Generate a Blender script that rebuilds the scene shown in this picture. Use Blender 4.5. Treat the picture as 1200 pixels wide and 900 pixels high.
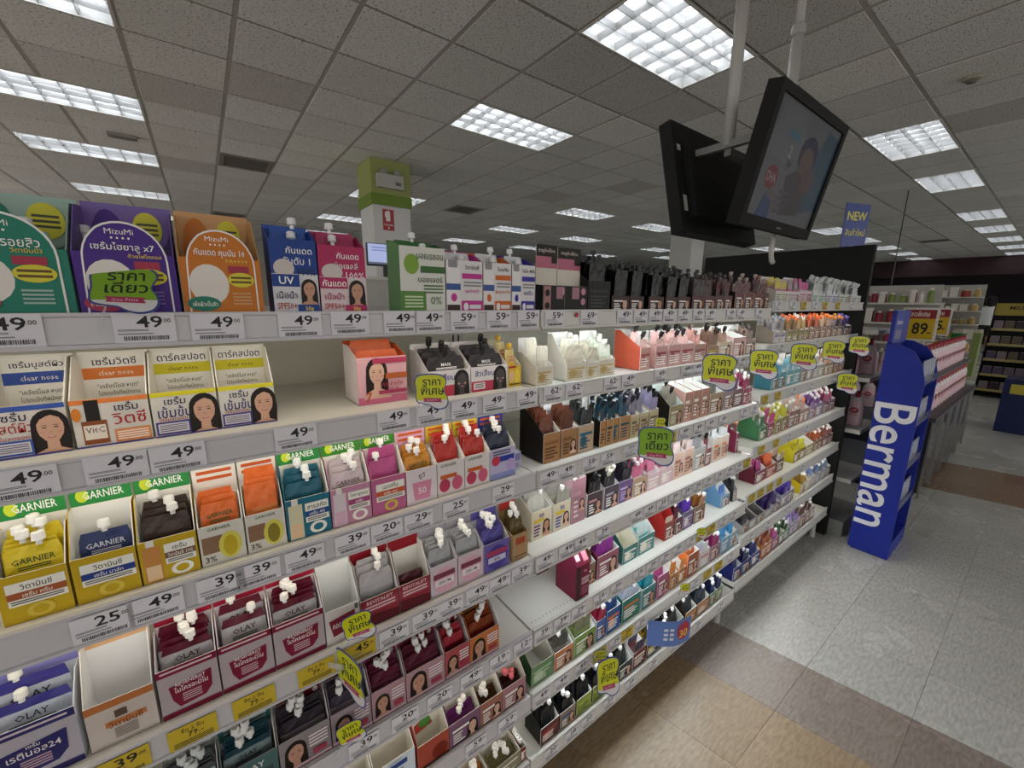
import bpy, math, random, colorsys
from mathutils import Vector, Matrix
random.seed(7)
S = bpy.context.scene
for o in list(bpy.data.objects): bpy.data.objects.remove(o)
COL = S.collection
R_ = math.radians
NTH = ['first', 'second', 'third', 'fourth', 'fifth', 'sixth', 'seventh', 'eighth', 'ninth', 'tenth', 'eleventh', 'twelfth', 'thirteenth', 'fourteenth', 'fifteenth', 'sixteenth', 'seventeenth', 'eighteenth', 'nineteenth']
for t_, u_ in (('twent', 'twenty'), ('thirt', 'thirty'), ('fort', 'forty')): NTH += [t_ + 'ieth'] + [u_ + '-' + q for q in NTH[:9]]
# ------------------------------------------------------------------ camera
H = 1.45                                   # lens height above the floor
FPX = 478.69                               # focal length in pixels of a 1200 px wide frame
RIGHT = Vector((0.80195408, -0.59731763, 0.00901676))
DOWN = Vector((-0.11145398, -0.16443185, -0.98007152))
FWD = Vector((0.58689664, 0.7849674, -0.19844022))
cd = bpy.data.cameras.new('camera'); cam = bpy.data.objects.new('camera', cd); COL.objects.link(cam)
cd.sensor_width = 36; cd.lens = 36 * FPX / 1200; cd.clip_start = .02; cd.clip_end = 200
U = -DOWN; B = -FWD
cam.matrix_world = Matrix(((RIGHT.x, U.x, B.x, 0), (RIGHT.y, U.y, B.y, 0), (RIGHT.z, U.z, B.z, H), (0, 0, 0, 1)))
S.camera = cam
def ray(px, py): return RIGHT * ((px - 600) / FPX) + DOWN * ((py - 450) / FPX) + FWD
def onY(px, py, Y): d = ray(px, py); return d * (Y / d.y) + Vector((0, 0, H))
def onX(px, py, X): d = ray(px, py); return d * (X / d.x) + Vector((0, 0, H))
def onZ(px, py, Z): d = ray(px, py); return d * ((Z - H) / d.z) + Vector((0, 0, H))
def proj(P):
    q = Vector(P) - Vector((0, 0, H)); w = q.dot(FWD)
    if w < .02: return (-9999, -9999)
    return (600 + FPX * q.dot(RIGHT) / w, 450 + FPX * q.dot(DOWN) / w)
# ------------------------------------------------------------------ world, exposure
TUBE = 9.0            # ceiling fluorescent tubes
LED = {0: 5.5, 1: 14.0, 2: 8.5}     # shelf light strips per bay
W = bpy.data.worlds.new('world'); S.world = W; W.use_nodes = True
W.node_tree.nodes['Background'].inputs[0].default_value = (1, .985, .96, 1)
W.node_tree.nodes['Background'].inputs[1].default_value = 1.2
S.view_settings.view_transform = 'Standard'; S.view_settings.look = 'None'
S.view_settings.gamma = 1; S.view_settings.use_curve_mapping = False
S.view_settings.exposure = 0.14
# ------------------------------------------------------------------ colours, materials
def lin(h):
    h = h.lstrip('#'); r = []
    for i in (0, 2, 4):
        c = int(h[i:i + 2], 16) / 255
        r.append(c / 12.92 if c < .04045 else ((c + .055) / 1.055) ** 2.4)
    return tuple(r) + (1.0,)
MATS = {}
def newmat(name):
    m = bpy.data.materials.new(name); m.use_nodes = True; MATS[name] = m
    return m, m.node_tree.nodes, m.node_tree.links, m.node_tree.nodes['Principled BSDF']
def colmat(name, rough, metal=0., var=.06, scale=40, bump=0., coat=0., alpha=1., trans=0., spec=.5):
    m, n, l, p = newmat(name)
    a = n.new('ShaderNodeVertexColor'); a.layer_name = 'Col'
    t = n.new('ShaderNodeTexCoord'); z = n.new('ShaderNodeTexNoise'); z.inputs['Scale'].default_value = scale; z.inputs['Detail'].default_value = 3
    l.new(t.outputs['Object'], z.inputs['Vector'])
    mr = n.new('ShaderNodeMapRange'); mr.inputs[3].default_value = 1 - var; mr.inputs[4].default_value = 1 + var
    l.new(z.outputs['Fac'], mr.inputs[0])
    mx = n.new('ShaderNodeMix'); mx.data_type = 'RGBA'; mx.blend_type = 'MULTIPLY'; mx.inputs[0].default_value = 1
    l.new(a.outputs['Color'], mx.inputs[6]); l.new(mr.outputs[0], mx.inputs[7]); l.new(mx.outputs[2], p.inputs['Base Color'])
    p.inputs['Roughness'].default_value = rough; p.inputs['Metallic'].default_value = metal
    p.inputs['Specular IOR Level'].default_value = spec; p.inputs['Coat Weight'].default_value = coat; p.inputs['Coat Roughness'].default_value = .15
    if trans: p.inputs['Transmission Weight'].default_value = trans; p.inputs['IOR'].default_value = 1.3
    if alpha < 1: p.inputs['Alpha'].default_value = alpha
    if bump:
        b = n.new('ShaderNodeBump'); b.inputs['Strength'].default_value = bump; b.inputs['Distance'].default_value = .004
        l.new(z.outputs['Fac'], b.inputs['Height']); l.new(b.outputs[0], p.inputs['Normal'])
    return m
colmat('carton', .45, var=.04, spec=.3); colmat('foil', .32, var=.10, scale=60, bump=.55, coat=.04, spec=.35)
colmat('plastic', .35, var=.03); colmat('paper', .65, var=.03); colmat('paint', .45, var=.05, scale=6)
colmat('metal', .35, metal=.8, var=.08); colmat('gloss', .16, var=.03); colmat('rough', .8, var=.10, scale=20)
colmat('skin', .55, var=.03); colmat('clear', .08, var=.02, alpha=.28); colmat('cloth', .85, var=.08, scale=60, bump=.3)
def emat(name, col, st):
    m, n, l, p = newmat(name)
    p.inputs['Base Color'].default_value = (.8, .8, .8, 1); p.inputs['Emission Color'].default_value = lin(col); p.inputs['Emission Strength'].default_value = st
    return m
emat('tube_light', 'F2F8FF', TUBE)
emat('led0', 'FFF3DC', LED[0]); emat('led1', 'F1FAFF', LED[1]); emat('led2', 'F6F6F0', LED[2])
def screenmat(name, st):
    m, n, l, p = newmat(name); a = n.new('ShaderNodeVertexColor'); a.layer_name = 'Col'
    p.inputs['Base Color'].default_value = (.01, .01, .012, 1); l.new(a.outputs['Color'], p.inputs['Emission Color'])
    p.inputs['Emission Strength'].default_value = st; p.inputs['Roughness'].default_value = .35; p.inputs['Specular IOR Level'].default_value = .15
screenmat('screen_dim', .10); screenmat('screen_bright', .75)
def ceilmat():
    m, n, l, p = newmat('ceiling_tile')
    a = n.new('ShaderNodeVertexColor'); a.layer_name = 'Col'
    t = n.new('ShaderNodeTexCoord')
    # fissured mineral board: short dark worm holes, denser where the board is old
    mp = n.new('ShaderNodeMapping'); mp.inputs['Scale'].default_value = (1, 2.2, 1); l.new(t.outputs['Object'], mp.inputs[0])
    v = n.new('ShaderNodeTexNoise'); v.inputs['Scale'].default_value = 55; v.inputs['Detail'].default_value = 2; l.new(mp.outputs[0], v.inputs[0])
    r = n.new('ShaderNodeValToRGB'); r.color_ramp.elements[0].position = .34; r.color_ramp.elements[1].position = .41
    r.color_ramp.elements[0].color = (.30, .29, .28, 1); r.color_ramp.elements[1].color = (1, 1, 1, 1); l.new(v.outputs['Fac'], r.inputs[0])
    g = n.new('ShaderNodeTexNoise'); g.inputs['Scale'].default_value = 2.2; g.inputs['Detail'].default_value = 4; l.new(t.outputs['Object'], g.inputs[0])
    r2 = n.new('ShaderNodeMapRange'); r2.inputs[3].default_value = .92; r2.inputs[4].default_value = 1.12; l.new(g.outputs['Fac'], r2.inputs[0])
    x = n.new('ShaderNodeMix'); x.data_type = 'RGBA'; x.blend_type = 'MULTIPLY'; x.inputs[0].default_value = 1
    l.new(a.outputs['Color'], x.inputs[6]); l.new(r.outputs[0], x.inputs[7])
    y = n.new('ShaderNodeMix'); y.data_type = 'RGBA'; y.blend_type = 'MULTIPLY'; y.inputs[0].default_value = 1
    l.new(x.outputs[2], y.inputs[6]); l.new(r2.outputs[0], y.inputs[7]); l.new(y.outputs[2], p.inputs['Base Color'])
    b = n.new('ShaderNodeBump'); b.inputs['Strength'].default_value = .6; b.inputs['Distance'].default_value = .003
    l.new(r.outputs[0], b.inputs['Height']); l.new(b.outputs[0], p.inputs['Normal'])
    p.inputs['Roughness'].default_value = .9; p.inputs['Specular IOR Level'].default_value = .1
ceilmat()
def floormat():
    m, n, l, p = newmat('vinyl_tile')
    a = n.new('ShaderNodeVertexColor'); a.layer_name = 'Col'
    g = n.new('ShaderNodeNewGeometry')
    mp = n.new('ShaderNodeMapping'); mp.inputs['Rotation'].default_value = (0, 0, .35); mp.inputs['Scale'].default_value = (30, 110, 30); l.new(g.outputs['Position'], mp.inputs[0])
    v = n.new('ShaderNodeTexNoise'); v.inputs['Scale'].default_value = 1; v.inputs['Detail'].default_value = 3; l.new(mp.outputs[0], v.inputs[0])
    r = n.new('ShaderNodeMapRange'); r.inputs[1].default_value = .3; r.inputs[2].default_value = .7; r.inputs[3].default_value = .80; r.inputs[4].default_value = 1.16; l.new(v.outputs['Fac'], r.inputs[0])
    w = n.new('ShaderNodeTexNoise'); w.inputs['Scale'].default_value = 3; w.inputs['Detail'].default_value = 5; l.new(g.outputs['Position'], w.inputs[0])
    r2 = n.new('ShaderNodeMapRange'); r2.inputs[3].default_value = .93; r2.inputs[4].default_value = 1.06; l.new(w.outputs['Fac'], r2.inputs[0])
    x = n.new('ShaderNodeMix'); x.data_type = 'RGBA'; x.blend_type = 'MULTIPLY'; x.inputs[0].default_value = 1
    l.new(a.outputs['Color'], x.inputs[6]); l.new(r.outputs[0], x.inputs[7])
    y = n.new('ShaderNodeMix'); y.data_type = 'RGBA'; y.blend_type = 'MULTIPLY'; y.inputs[0].default_value = 1
    l.new(x.outputs[2], y.inputs[6]); l.new(r2.outputs[0], y.inputs[7]); l.new(y.outputs[2], p.inputs['Base Color'])
    r3 = n.new('ShaderNodeMapRange'); r3.inputs[3].default_value = .18; r3.inputs[4].default_value = .34; l.new(w.outputs['Fac'], r3.inputs[0]); l.new(r3.outputs[0], p.inputs['Roughness'])
    b = n.new('ShaderNodeBump'); b.inputs['Strength'].default_value = .05; b.inputs['Distance'].default_value = .004
    l.new(w.outputs['Fac'], b.inputs['Height']); l.new(b.outputs[0], p.inputs['Normal'])
floormat()
# ------------------------------------------------------------------ mesh builder
def rgb(c): return lin(c) if isinstance(c, str) else tuple(c) + (1.,) if len(c) == 3 else c
TXT = {}
def text_geo(s, bold=.0):
    k = (s, bold)
    if k in TXT: return TXT[k]
    cu = bpy.data.curves.new('lettering', 'FONT'); cu.body = s; cu.size = 1; cu.align_x = 'CENTER'; cu.resolution_u = 5 if s == 'Berman' else 2 if len(s) < 4 else 1; cu.offset = bold * .7
    ob = bpy.data.objects.new('lettering', cu); COL.objects.link(ob)
    dg = bpy.context.evaluated_depsgraph_get(); ev = ob.evaluated_get(dg); me = ev.to_mesh()
    vs = [(v.co.x, v.co.y) for v in me.vertices]; fs = [tuple(p.vertices) for p in me.polygons]
    ev.to_mesh_clear(); bpy.data.objects.remove(ob); bpy.data.curves.remove(cu)
    if vs:
        x0 = min(v[0] for v in vs); x1 = max(v[0] for v in vs); y0 = min(v[1] for v in vs); y1 = max(v[1] for v in vs)
        cx = (x0 + x1) / 2; cy = (y0 + y1) / 2; vs = [(a - cx, b - cy) for a, b in vs]; dim = (x1 - x0, y1 - y0)
    else: dim = (1, 1)
    TXT[k] = (vs, fs, dim); return TXT[k]
class MB:
    def __init__(s): s.v = []; s.f = []; s.c = []; s.M = None
    def av(s, p): s.v.append(tuple(s.M @ Vector(p)) if s.M else tuple(p)); return len(s.v) - 1
    def face(s, pts, c): s.f.append([s.av(p) for p in pts]); s.c.append(rgb(c))
    def box(s, x0, y0, z0, x1, y1, z1, c, top=None, front=None):
        i = [s.av(p) for p in ((x0, y0, z0), (x1, y0, z0), (x1, y1, z0), (x0, y1, z0), (x0, y0, z1), (x1, y0, z1), (x1, y1, z1), (x0, y1, z1))]
        for k, q in enumerate(((3, 2, 1, 0), (4, 5, 6, 7), (0, 1, 5, 4), (1, 2, 6, 5), (2, 3, 7, 6), (3, 0, 4, 7))):
            s.f.append([i[a] for a in q]); s.c.append(rgb(top if (k == 1 and top) else front if (k == 2 and front) else c))
        return s
    def prism(s, poly, t0, t1, c, ax='y', cb=None):
        """extrude a 2-D outline between t0 and t1 along an axis (x: poly is y,z; y: poly is x,z; z: poly is x,y)"""
        mk = {'x': lambda a, b, t: (t, a, b), 'y': lambda a, b, t: (a, t, b), 'z': lambda a, b, t: (a, b, t)}[ax]
        A = [s.av(mk(a, b, t0)) for a, b in poly]; Bq = [s.av(mk(a, b, t1)) for a, b in poly]; n = len(poly)
        s.f.append(A); s.c.append(rgb(c)); s.f.append(Bq[::-1]); s.c.append(rgb(cb or c))
        for k in range(n):
            s.f.append([A[k], Bq[k], Bq[(k + 1) % n], A[(k + 1) % n]]); s.c.append(rgb(c))
        return s
    def lathe(s, prof, n, c, o=(0, 0, 0), ax=None, cols=None):
        """prof: (radius, height) pairs; ax: direction"""
        q = Vector(ax).to_track_quat('Z', 'Y').to_matrix() if ax else Matrix.Identity(3); O = Vector(o)
        rings = []
        for r, h in prof:
            rings.append([s.av(O + q @ Vector((r * math.cos(2 * math.pi * k / n), r * math.sin(2 * math.pi * k / n), h))) for k in range(n)])
        for j in range(len(prof) - 1):
            for k in range(n):
                s.f.append([rings[j][k], rings[j][(k + 1) % n], rings[j + 1][(k + 1) % n], rings[j + 1][k]]); s.c.append(rgb(cols[j] if cols else c))
        s.f.append(rings[0][::-1]); s.c.append(rgb(c)); s.f.append(rings[-1]); s.c.append(rgb(cols[-1] if cols else c))
        return s
    def tube(s, pts, r, n, c):
        pts = [Vector(p) for p in pts]; rings = []; up = None
        for i, p in enumerate(pts):
            d = (pts[min(i + 1, len(pts) - 1)] - pts[max(i - 1, 0)]).normalized()
            if up is None: up = d.orthogonal().normalized()
            up = (up - d * up.dot(d)).normalized(); w = d.cross(up); rr = r[i] if isinstance(r, (list, tuple)) else r
            rings.append([s.av(p + up * (rr * math.cos(2 * math.pi * k / n)) + w * (rr * math.sin(2 * math.pi * k / n))) for k in range(n)])
        for j in range(len(pts) - 1):
            for k in range(n):
                s.f.append([rings[j][k], rings[j][(k + 1) % n], rings[j + 1][(k + 1) % n], rings[j + 1][k]]); s.c.append(rgb(c))
        s.f.append(rings[0][::-1]); s.c.append(rgb(c)); s.f.append(rings[-1]); s.c.append(rgb(c))
        return s
    def mesh(s, name, mat, smooth=False):
        me = bpy.data.meshes.new(name); me.from_pydata(s.v, [], s.f)
        ca = me.color_attributes.new('Col', 'FLOAT_COLOR', 'CORNER'); buf = []
        for f, c in zip(s.f, s.c): buf.extend(list(c) * len(f))
        ca.data.foreach_set('color', buf)
        if smooth: me.polygons.foreach_set('use_smooth', [True] * len(me.polygons))
        me.materials.append(MATS[mat]); me.update(); return me
    def build(s, name, mat, parent=None, smooth=False, loc=None, rz=0):
        return link(name, s.mesh(name, mat, smooth), parent, loc, rz)
def link(name, data, parent=None, loc=None, rz=0):
    o = bpy.data.objects.new(name, data); COL.objects.link(o); o.parent = parent
    if loc is not None: o.location = loc
    if rz: o.rotation_euler = (0, 0, rz)
    return o
def tag(o, label, cat, group=None):
    o['label'] = label; o['category'] = cat
    if group: o['group'] = group
    return o
def thing(name, label, cat, loc, rz=0, group=None):
    o = link(name, None, None, loc, rz); o.empty_display_size = .05
    return tag(o, label, cat, group)
def struct(o): o['kind'] = 'structure'; return o
def copy_tree(o, parent=None):
    c = o.copy(); COL.objects.link(c); c.parent = parent
    for ch in list(o.children): copy_tree(ch, c)
    return c
def ell(cx, cy, rx, ry, n=20): return [(cx + rx * math.cos(2 * math.pi * k / n), cy + ry * math.sin(2 * math.pi * k / n)) for k in range(n)]
class Print:
    """flat print on a panel: w x h metres, lower left at the origin, in the plane y = 0 facing -y (layers 0.12 mm apart)"""
    def __init__(s, w, h, lift=.0004): s.w = w; s.h = h; s.m = MB(); s.y = -lift
    def step(s): s.y -= .00012
    def poly(s, pts, c): s.m.face([(a * s.w, s.y, b * s.h) for a, b in pts], c); s.step(); return s
    def rect(s, x0, z0, x1, z1, c): return s.poly([(x0, z0), (x1, z0), (x1, z1), (x0, z1)], c)
    def ell(s, cx, cz, rx, rz, c, n=18): return s.poly(ell(cx, cz, rx, rz, n), c)
    def text(s, t, cx, cz, hh, c, mw=.9, bold=.012, sx=1.):
        vs, fs, d = text_geo(t, bold); k = hh * s.h / max(d[1], .01); kx = k * sx
        if d[0] * kx > mw * s.w: kx = mw * s.w / d[0]
        b = len(s.m.v)
        for a, q in vs: s.m.v.append((cx * s.w + a * kx, s.y, cz * s.h + q * k))
        for f in fs: s.m.f.append([b + i for i in f]); s.m.c.append(rgb(c))
        s.step(); return s
    def lines(s, x0, z0, x1, z1, n, c, rnd=None):
        for i in range(n):
            z = z1 - (z1 - z0) * (i + .5) / n; hh = (z1 - z0) / n * .25
            e = x1 if not rnd else x1 - (x1 - x0) * rnd.random() * .4
            s.m.face([(x0 * s.w, s.y, (z - hh) * s.h), (e * s.w, s.y, (z - hh) * s.h), (e * s.w, s.y, (z + hh) * s.h), (x0 * s.w, s.y, (z + hh) * s.h)], c)
        s.step(); return s
    def face(s, cx, cz, r, hair='1D1513', skin='C9987E', top=None):
        k = s.w / s.h; r = min(r, .40 / k); cz = max(cz, min(.56, 1.0 * r * k + .02)); cz = min(cz, .98 - 1.3 * r * k)
        def e(dx, dz, rx, rz, c, n=14): s.ell(cx + dx * r, cz + dz * r * k, rx * r, rz * r * k, c, n)
        z0 = max(0, cz - 2.1 * r * k)
        e(0, .25, .88, 1.05, hair, 18)
        s.poly([(max(0, cx - .95 * r), z0), (min(1, cx + .95 * r), z0), (cx + .92 * r, cz - .4 * r * k), (cx + .86 * r, cz + .3 * r * k), (cx - .86 * r, cz + .3 * r * k), (cx - .92 * r, cz - .4 * r * k)], hair)
        s.poly([(max(0, cx - 1.2 * r), z0), (min(1, cx + 1.2 * r), z0), (cx + .8 * r, cz - 1.55 * r * k), (cx + .3 * r, cz - 1.3 * r * k), (cx + .26 * r, cz - .5 * r * k), (cx - .26 * r, cz - .5 * r * k), (cx - .3 * r, cz - 1.3 * r * k), (cx - .8 * r, cz - 1.55 * r * k)], skin)
        s.poly([(cx + dx * r, cz + dz * r * k) for dx, dz in ((-.6, .35), (-.62, 0), (-.55, -.4), (-.34, -.75), (-.12, -.95), (.12, -.95), (.34, -.75), (.55, -.4), (.62, 0), (.6, .35), (.46, .72), (.1, .92), (-.1, .86), (-.42, .66))], skin)
        for d in (-.27, .27): e(d, .10, .12, .042, '3A2820', 8); e(d, .25, .16, .022, '5A4034', 8); e(d * 1.4, -.22, .14, .1, 'D49A88', 8)
        e(0, -.55, .22, .06, 'B0545A', 8); e(0, -.525, .15, .022, 'E8D8D0', 8); e(0, -.22, .09, .03, 'A87862', 6)
        return s
    def build(s, name, parent, loc, mat='carton'):
        return s.m.build(name, mat, parent, loc=loc)
# ------------------------------------------------------------------ room: ceiling
CZ = H + 1.75; TP = .61; GX0 = .371; GY0 = 1.03
NX0, NX1, NY0, NY1 = -16, 44, -12, 24
def cellx(i): return GX0 + TP * i
def celly(j): return GY0 + TP * j
LIGHTS = []       # (i, j) of the first of two tiles along x
for i, js in ((-3, (4, 7, 10, 14, 18)), (3, (1, 4, 10, 14, 18)), (9, (0, 8, 12, 16, 20)), (13, (0, 4, 8, 12, 16)), (19, (0, 4, 8, 12, 16)),
              (23, (0, 4, 8, 14)), (27, (0, 4, 8)), (31, (0, 4, 8)), (35, (0, 4)), (39, (0, 4)), (-9, (4, 8, 12)), (0, (-6,)), (6, (-5,)), (12, (-5,)), (-6, (-4,)), (18, (-6,)), (24, (-6,))):
    for j in js: LIGHTS.append((i, j))
VENTS = [(0, 9), (6, 10), (0, 16), (26, 2)]
used = set()
for i, j in LIGHTS: used |= {(i, j), (i + 1, j)}
for q in VENTS: used.add(q)
m = MB(); x0, x1, y0, y1 = cellx(NX0), cellx(NX1), celly(NY0), celly(NY1)
m.box(x0, y0, CZ + .14, x1, y1, CZ + .2, '6E6A64')
ceil_ = struct(m.build('ceiling', 'rough'))
cells = [(i, j) for i in range(NX0, NX1) for j in range(NY0, NY1) if (i, j) not in used]
def vis(P, mg=60):
    p = proj(P); return -mg < p[0] < 1200 + mg and -mg < p[1] < 900 + mg
def d2(P): return (Vector(P) - Vector((0, 0, H))).length
near = sorted([q for q in cells if vis((cellx(q[0]) + .3, celly(q[1]) + .3, CZ), 90)], key=lambda q: d2((cellx(q[0]) + .3, celly(q[1]) + .3, CZ)))[:290]
ns = set(near); TC = ['EAE9E5', 'E6E5E1', 'EDECE8', 'E2E1DC', 'E9E7E2']; tile_me = []
for k, c in enumerate(TC + ['F2F0EA', 'D2CFCA']):
    g = .0125; b = .006; m = MB()
    o_ = [(g, g), (TP - g, g), (TP - g, TP - g), (g, TP - g)]; i_ = [(g + b, g + b), (TP - g - b, g + b), (TP - g - b, TP - g - b), (g + b, TP - g - b)]
    for a in range(4):
        e = (a + 1) % 4; m.face([(*o_[a], .006), (*i_[a], 0), (*i_[e], 0), (*o_[e], .006)], c)
    m.face([(*i_[0], 0), (*i_[3], 0), (*i_[2], 0), (*i_[1], 0)], c)
    m.face([(*o_[0], .02), (*o_[1], .02), (*o_[2], .02), (*o_[3], .02)], c)
    for a in range(4): e = (a + 1) % 4; m.face([(*o_[a], .02), (*o_[a], .006), (*o_[e], .006), (*o_[e], .02)], c)
    tile_me.append(m.mesh('ceiling_tile', 'ceiling_tile'))
rt = random.Random(3)
for i, j in near:
    r = rt.random(); k = 5 if r < .03 else 6 if r < .07 else rt.randrange(5)
    if (i, j) in ((3, 2), (4, 2), (5, 2), (1, 1)): k = 6
    if (i, j) in ((1, 7), (5, 3)): k = 5
    link('ceiling_tile', tile_me[k], ceil_, (cellx(i), celly(j), CZ + rt.uniform(-.0015, .0015)))
m = MB()
for i, j in cells:
    if (i, j) in ns: continue
    x = cellx(i); y = celly(j); m.face([(x + .012, y + .012, CZ), (x + .012, y + TP - .012, CZ), (x + TP - .012, y + TP - .012, CZ), (x + TP - .012, y + .012, CZ)], rt.choice(TC))
o = m.build('ceiling_tile_field', 'ceiling_tile', ceil_); o['kind'] = 'stuff'
mid = {(i + 1, j) for i, j in LIGHTS}
for i in range(NX0, NX1 + 1):
    x = cellx(i); m = MB(); js = [j for j in range(NY0, NY1) if (i, j) in mid]; a_ = y0
    for j in js + [None]:
        e_ = y1 if j is None else celly(j)
        if e_ > a_: m.box(x - .013, a_, CZ + .002, x + .013, e_, CZ + .012, 'B4B0A8')
        if j is not None: a_ = celly(j + 1)
    m.build('grid_bar', 'paint', ceil_)
for j in range(NY0, NY1 + 1):
    y = celly(j); w = .028 if j == 0 else .009
    MB().box(x0, y - w / 2, CZ + .003, x1, y + w / 2, CZ + .0115, 'B4B0A8').build('grid_bar', 'paint', ceil_)
# light fittings: white tray, three tubes, parabolic louvre
LX, LY = 2 * TP - .03, TP - .03
def mk_light():
    t = link('ceiling_light', None); m = MB(); d = .10
    m.face([(0, 0, d), (0, LY, d), (LX, LY, d), (LX, 0, d)], 'C6C6C4')
    for q in (((0, 0), (LX, 0)), ((LX, 0), (LX, LY)), ((LX, LY), (0, LY)), ((0, LY), (0, 0))):
        (a, b), (c, e) = q; m.face([(a, b, 0), (a, b, d), (c, e, d), (c, e, 0)], 'B8B8B6')
    f = .012
    for b in ((-f, -f, LX + f, f * .4), (-f, LY - f * .4, LX + f, LY + f), (-f, 0, f * .4, LY), (LX - f * .4, 0, LX + f, LY)):
        m.box(b[0], b[1], -.003, b[2], b[3], .004, 'D8D6D0')
    m.build('tray', 'paint', t)
    for k in range(3):
        MB().tube([(.03, LY * (k + .5) / 3, .065), (LX - .03, LY * (k + .5) / 3, .065)], .014, 8, 'FFFFFF').build('tube', 'tube_light', t)
    nb = 7
    for k in range(1, 4):            # long blades
        y = LY * k / 4; m = MB(); m.prism([(y - .002, .001), (y + .002, .001), (y + .008, .042), (y - .008, .042)], .004, LX - .004, 'BEBEBE', 'x'); m.build('louvre_blade', 'gloss', t)
    for k in range(1, nb):
        x = LX * k / nb; m = MB(); m.prism([(x - .002, .002), (x + .002, .002), (x + .012, .043), (x - .012, .043)], .004, LY - .004, 'BEBEBE', 'y'); m.build('louvre_blade', 'gloss', t)
    return t
proto = mk_light(); first = True
rown = {}
LIGHTS.sort(key=lambda q: d2((cellx(q[0]) + .6, celly(q[1]) + .3, CZ))); fr_, bk_ = 0, 0
for n_, (i, j) in enumerate(LIGHTS):
    o = proto if first else copy_tree(proto); first = False
    o.location = (cellx(i) + .015, celly(j) + .015, CZ + .001); P = (cellx(i) + .6, celly(j) + .3, CZ); p = proj(P)
    lab = 'recessed fluorescent louvre light in the grid ceiling'
    if p[0] < -50: lab = f'recessed fluorescent light outside the view, {NTH[bk_]} nearest'; bk_ += 1
    elif (i, j) == (3, 1): lab = 'largest fluorescent louvre light, beside the television poles'
    elif (i, j) == (3, 4): lab = 'fluorescent louvre light left of the hanging televisions'
    elif (i, j) == (-3, 7): lab = 'long fluorescent light cut by the left picture edge'
    elif (i, j) == (-3, 10): lab = 'second long fluorescent light down the left side'
    elif (i, j) == (-3, 14): lab = 'third long fluorescent light, low above the purple box'
    elif (i, j) == (-3, 4): lab = 'fluorescent light cut off by the top left corner'
    elif (i, j) == (9, 0): lab = 'fluorescent light right of the televisions, nearest in its row'
    elif (i, j) == (13, 0): lab = 'fluorescent light right of the televisions, second in its row'
    elif (i, j) == (19, 0): lab = 'fluorescent light right of the televisions, third in its row'
    else: lab = f'small distant fluorescent light, {NTH[fr_]} nearest of the far ones'; fr_ += 1
    tag(o, lab, 'ceiling light', 'fluorescent ceiling lights')
def vent(i, j, lab):
    t = thing('air_vent', lab, 'vent', (cellx(i) + .012, celly(j) + .012, CZ - .004), 0, 'ceiling air vents'); L = TP - .024; m = MB()
    for b in ((0, 0, L, .05), (0, L - .05, L, L), (0, .05, .05, L - .05), (L - .05, .05, L, L - .05)): m.box(b[0], b[1], 0, b[2], b[3], .016, '8C877E')
    m.build('frame', 'paint', t); MB().box(.05, .05, .05, L - .05, L - .05, .055, '1A1918').build('backing', 'rough', t)
    for k in range(7):
        y = .08 + k * (L - .16) / 6; MB().prism([(y - .025, .04), (y - .02, .042), (y + .02, .004), (y + .015, .002)], .05, L - .05, '6F6B64', 'x').build('slat', 'paint', t)
for (i, j), l_ in zip(VENTS, ('dark slatted air vent above the orange sunscreen box', 'slatted air vent right of the green-topped column', 'farthest slatted air vent over the left aisle', 'slatted air vent beside the right light row')): vent(i, j, l_)
# smoke detector, sensor housing
P = onZ(1140, 90, CZ); t = thing('smoke_detector', 'round beige smoke detector in the upper right ceiling', 'smoke detector', (P.x, P.y, CZ - .03))
MB().lathe([(.06, .03), (.058, .012), (.045, .004)], 20, 'A09A88').build('base', 'plastic', t, True); MB().lathe([(.03, .004), (.028, -.012), (.015, -.016)], 16, '6E6A60').build('sensor', 'plastic', t, True)
P = onZ(143, 158, CZ); o = MB(); o.box(-.12, -.05, -.03, .12, .05, 0, '8E8A82').box(-.09, -.03, -.038, .09, .03, -.03, '7A766E')
tag(o.build('ceiling_sensor', 'plastic', None, loc=(P.x, P.y, CZ - .002)), 'small grey sensor housing on the left ceiling', 'sensor')
# ------------------------------------------------------------------ room: floor
FT = .305; SK = .20
def bandcol(u, r):
    if u < 1.44: return r.choice(('A18B70', 'A48E74', '9C866B'))
    if u < 1.745: return r.choice(('958880', '988B83', '91847D'))
    if 4.49 < u < 5.405: return r.choice(('927A66', '8C7462', '967E6A'))
    return r.choice(('BDBCB6', 'BAB9B3', 'C0BFB9'))
FX0 = 1.745 - FT * 14; FY0 = .40 - FT * 40
m = MB().box(-6, -13, -.08, 30, 18, -.003, '6B6966'); floor = struct(m.build('floor', 'rough'))
rf = random.Random(11); fc = []
def fcorn(i, j, g=.0006):
    out = []
    for a, b in ((g, g), (FT - g, g), (FT - g, FT - g), (g, FT - g)):
        u = FX0 + i * FT + a; y = FY0 + j * FT + b; out.append((u + SK * (.73 - y), y))
    return out
for i in range(0, 92):
    for j in range(0, 78):
        c = fcorn(i, j); cx = sum(p[0] for p in c) / 4; cy = sum(p[1] for p in c) / 4
        if cx > 29 or cx < -5.5 : continue
        fc.append((i, j, cx, cy))
fv = sorted([q for q in fc if vis((q[2], q[3], 0), 20) and not (-.6 < q[2] < 3 and .9 < q[3] < 3)], key=lambda q: d2((q[2], q[3], 0)))[:260]
fs_ = {(q[0], q[1]) for q in fv}; m = MB()
tmes = {}
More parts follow.
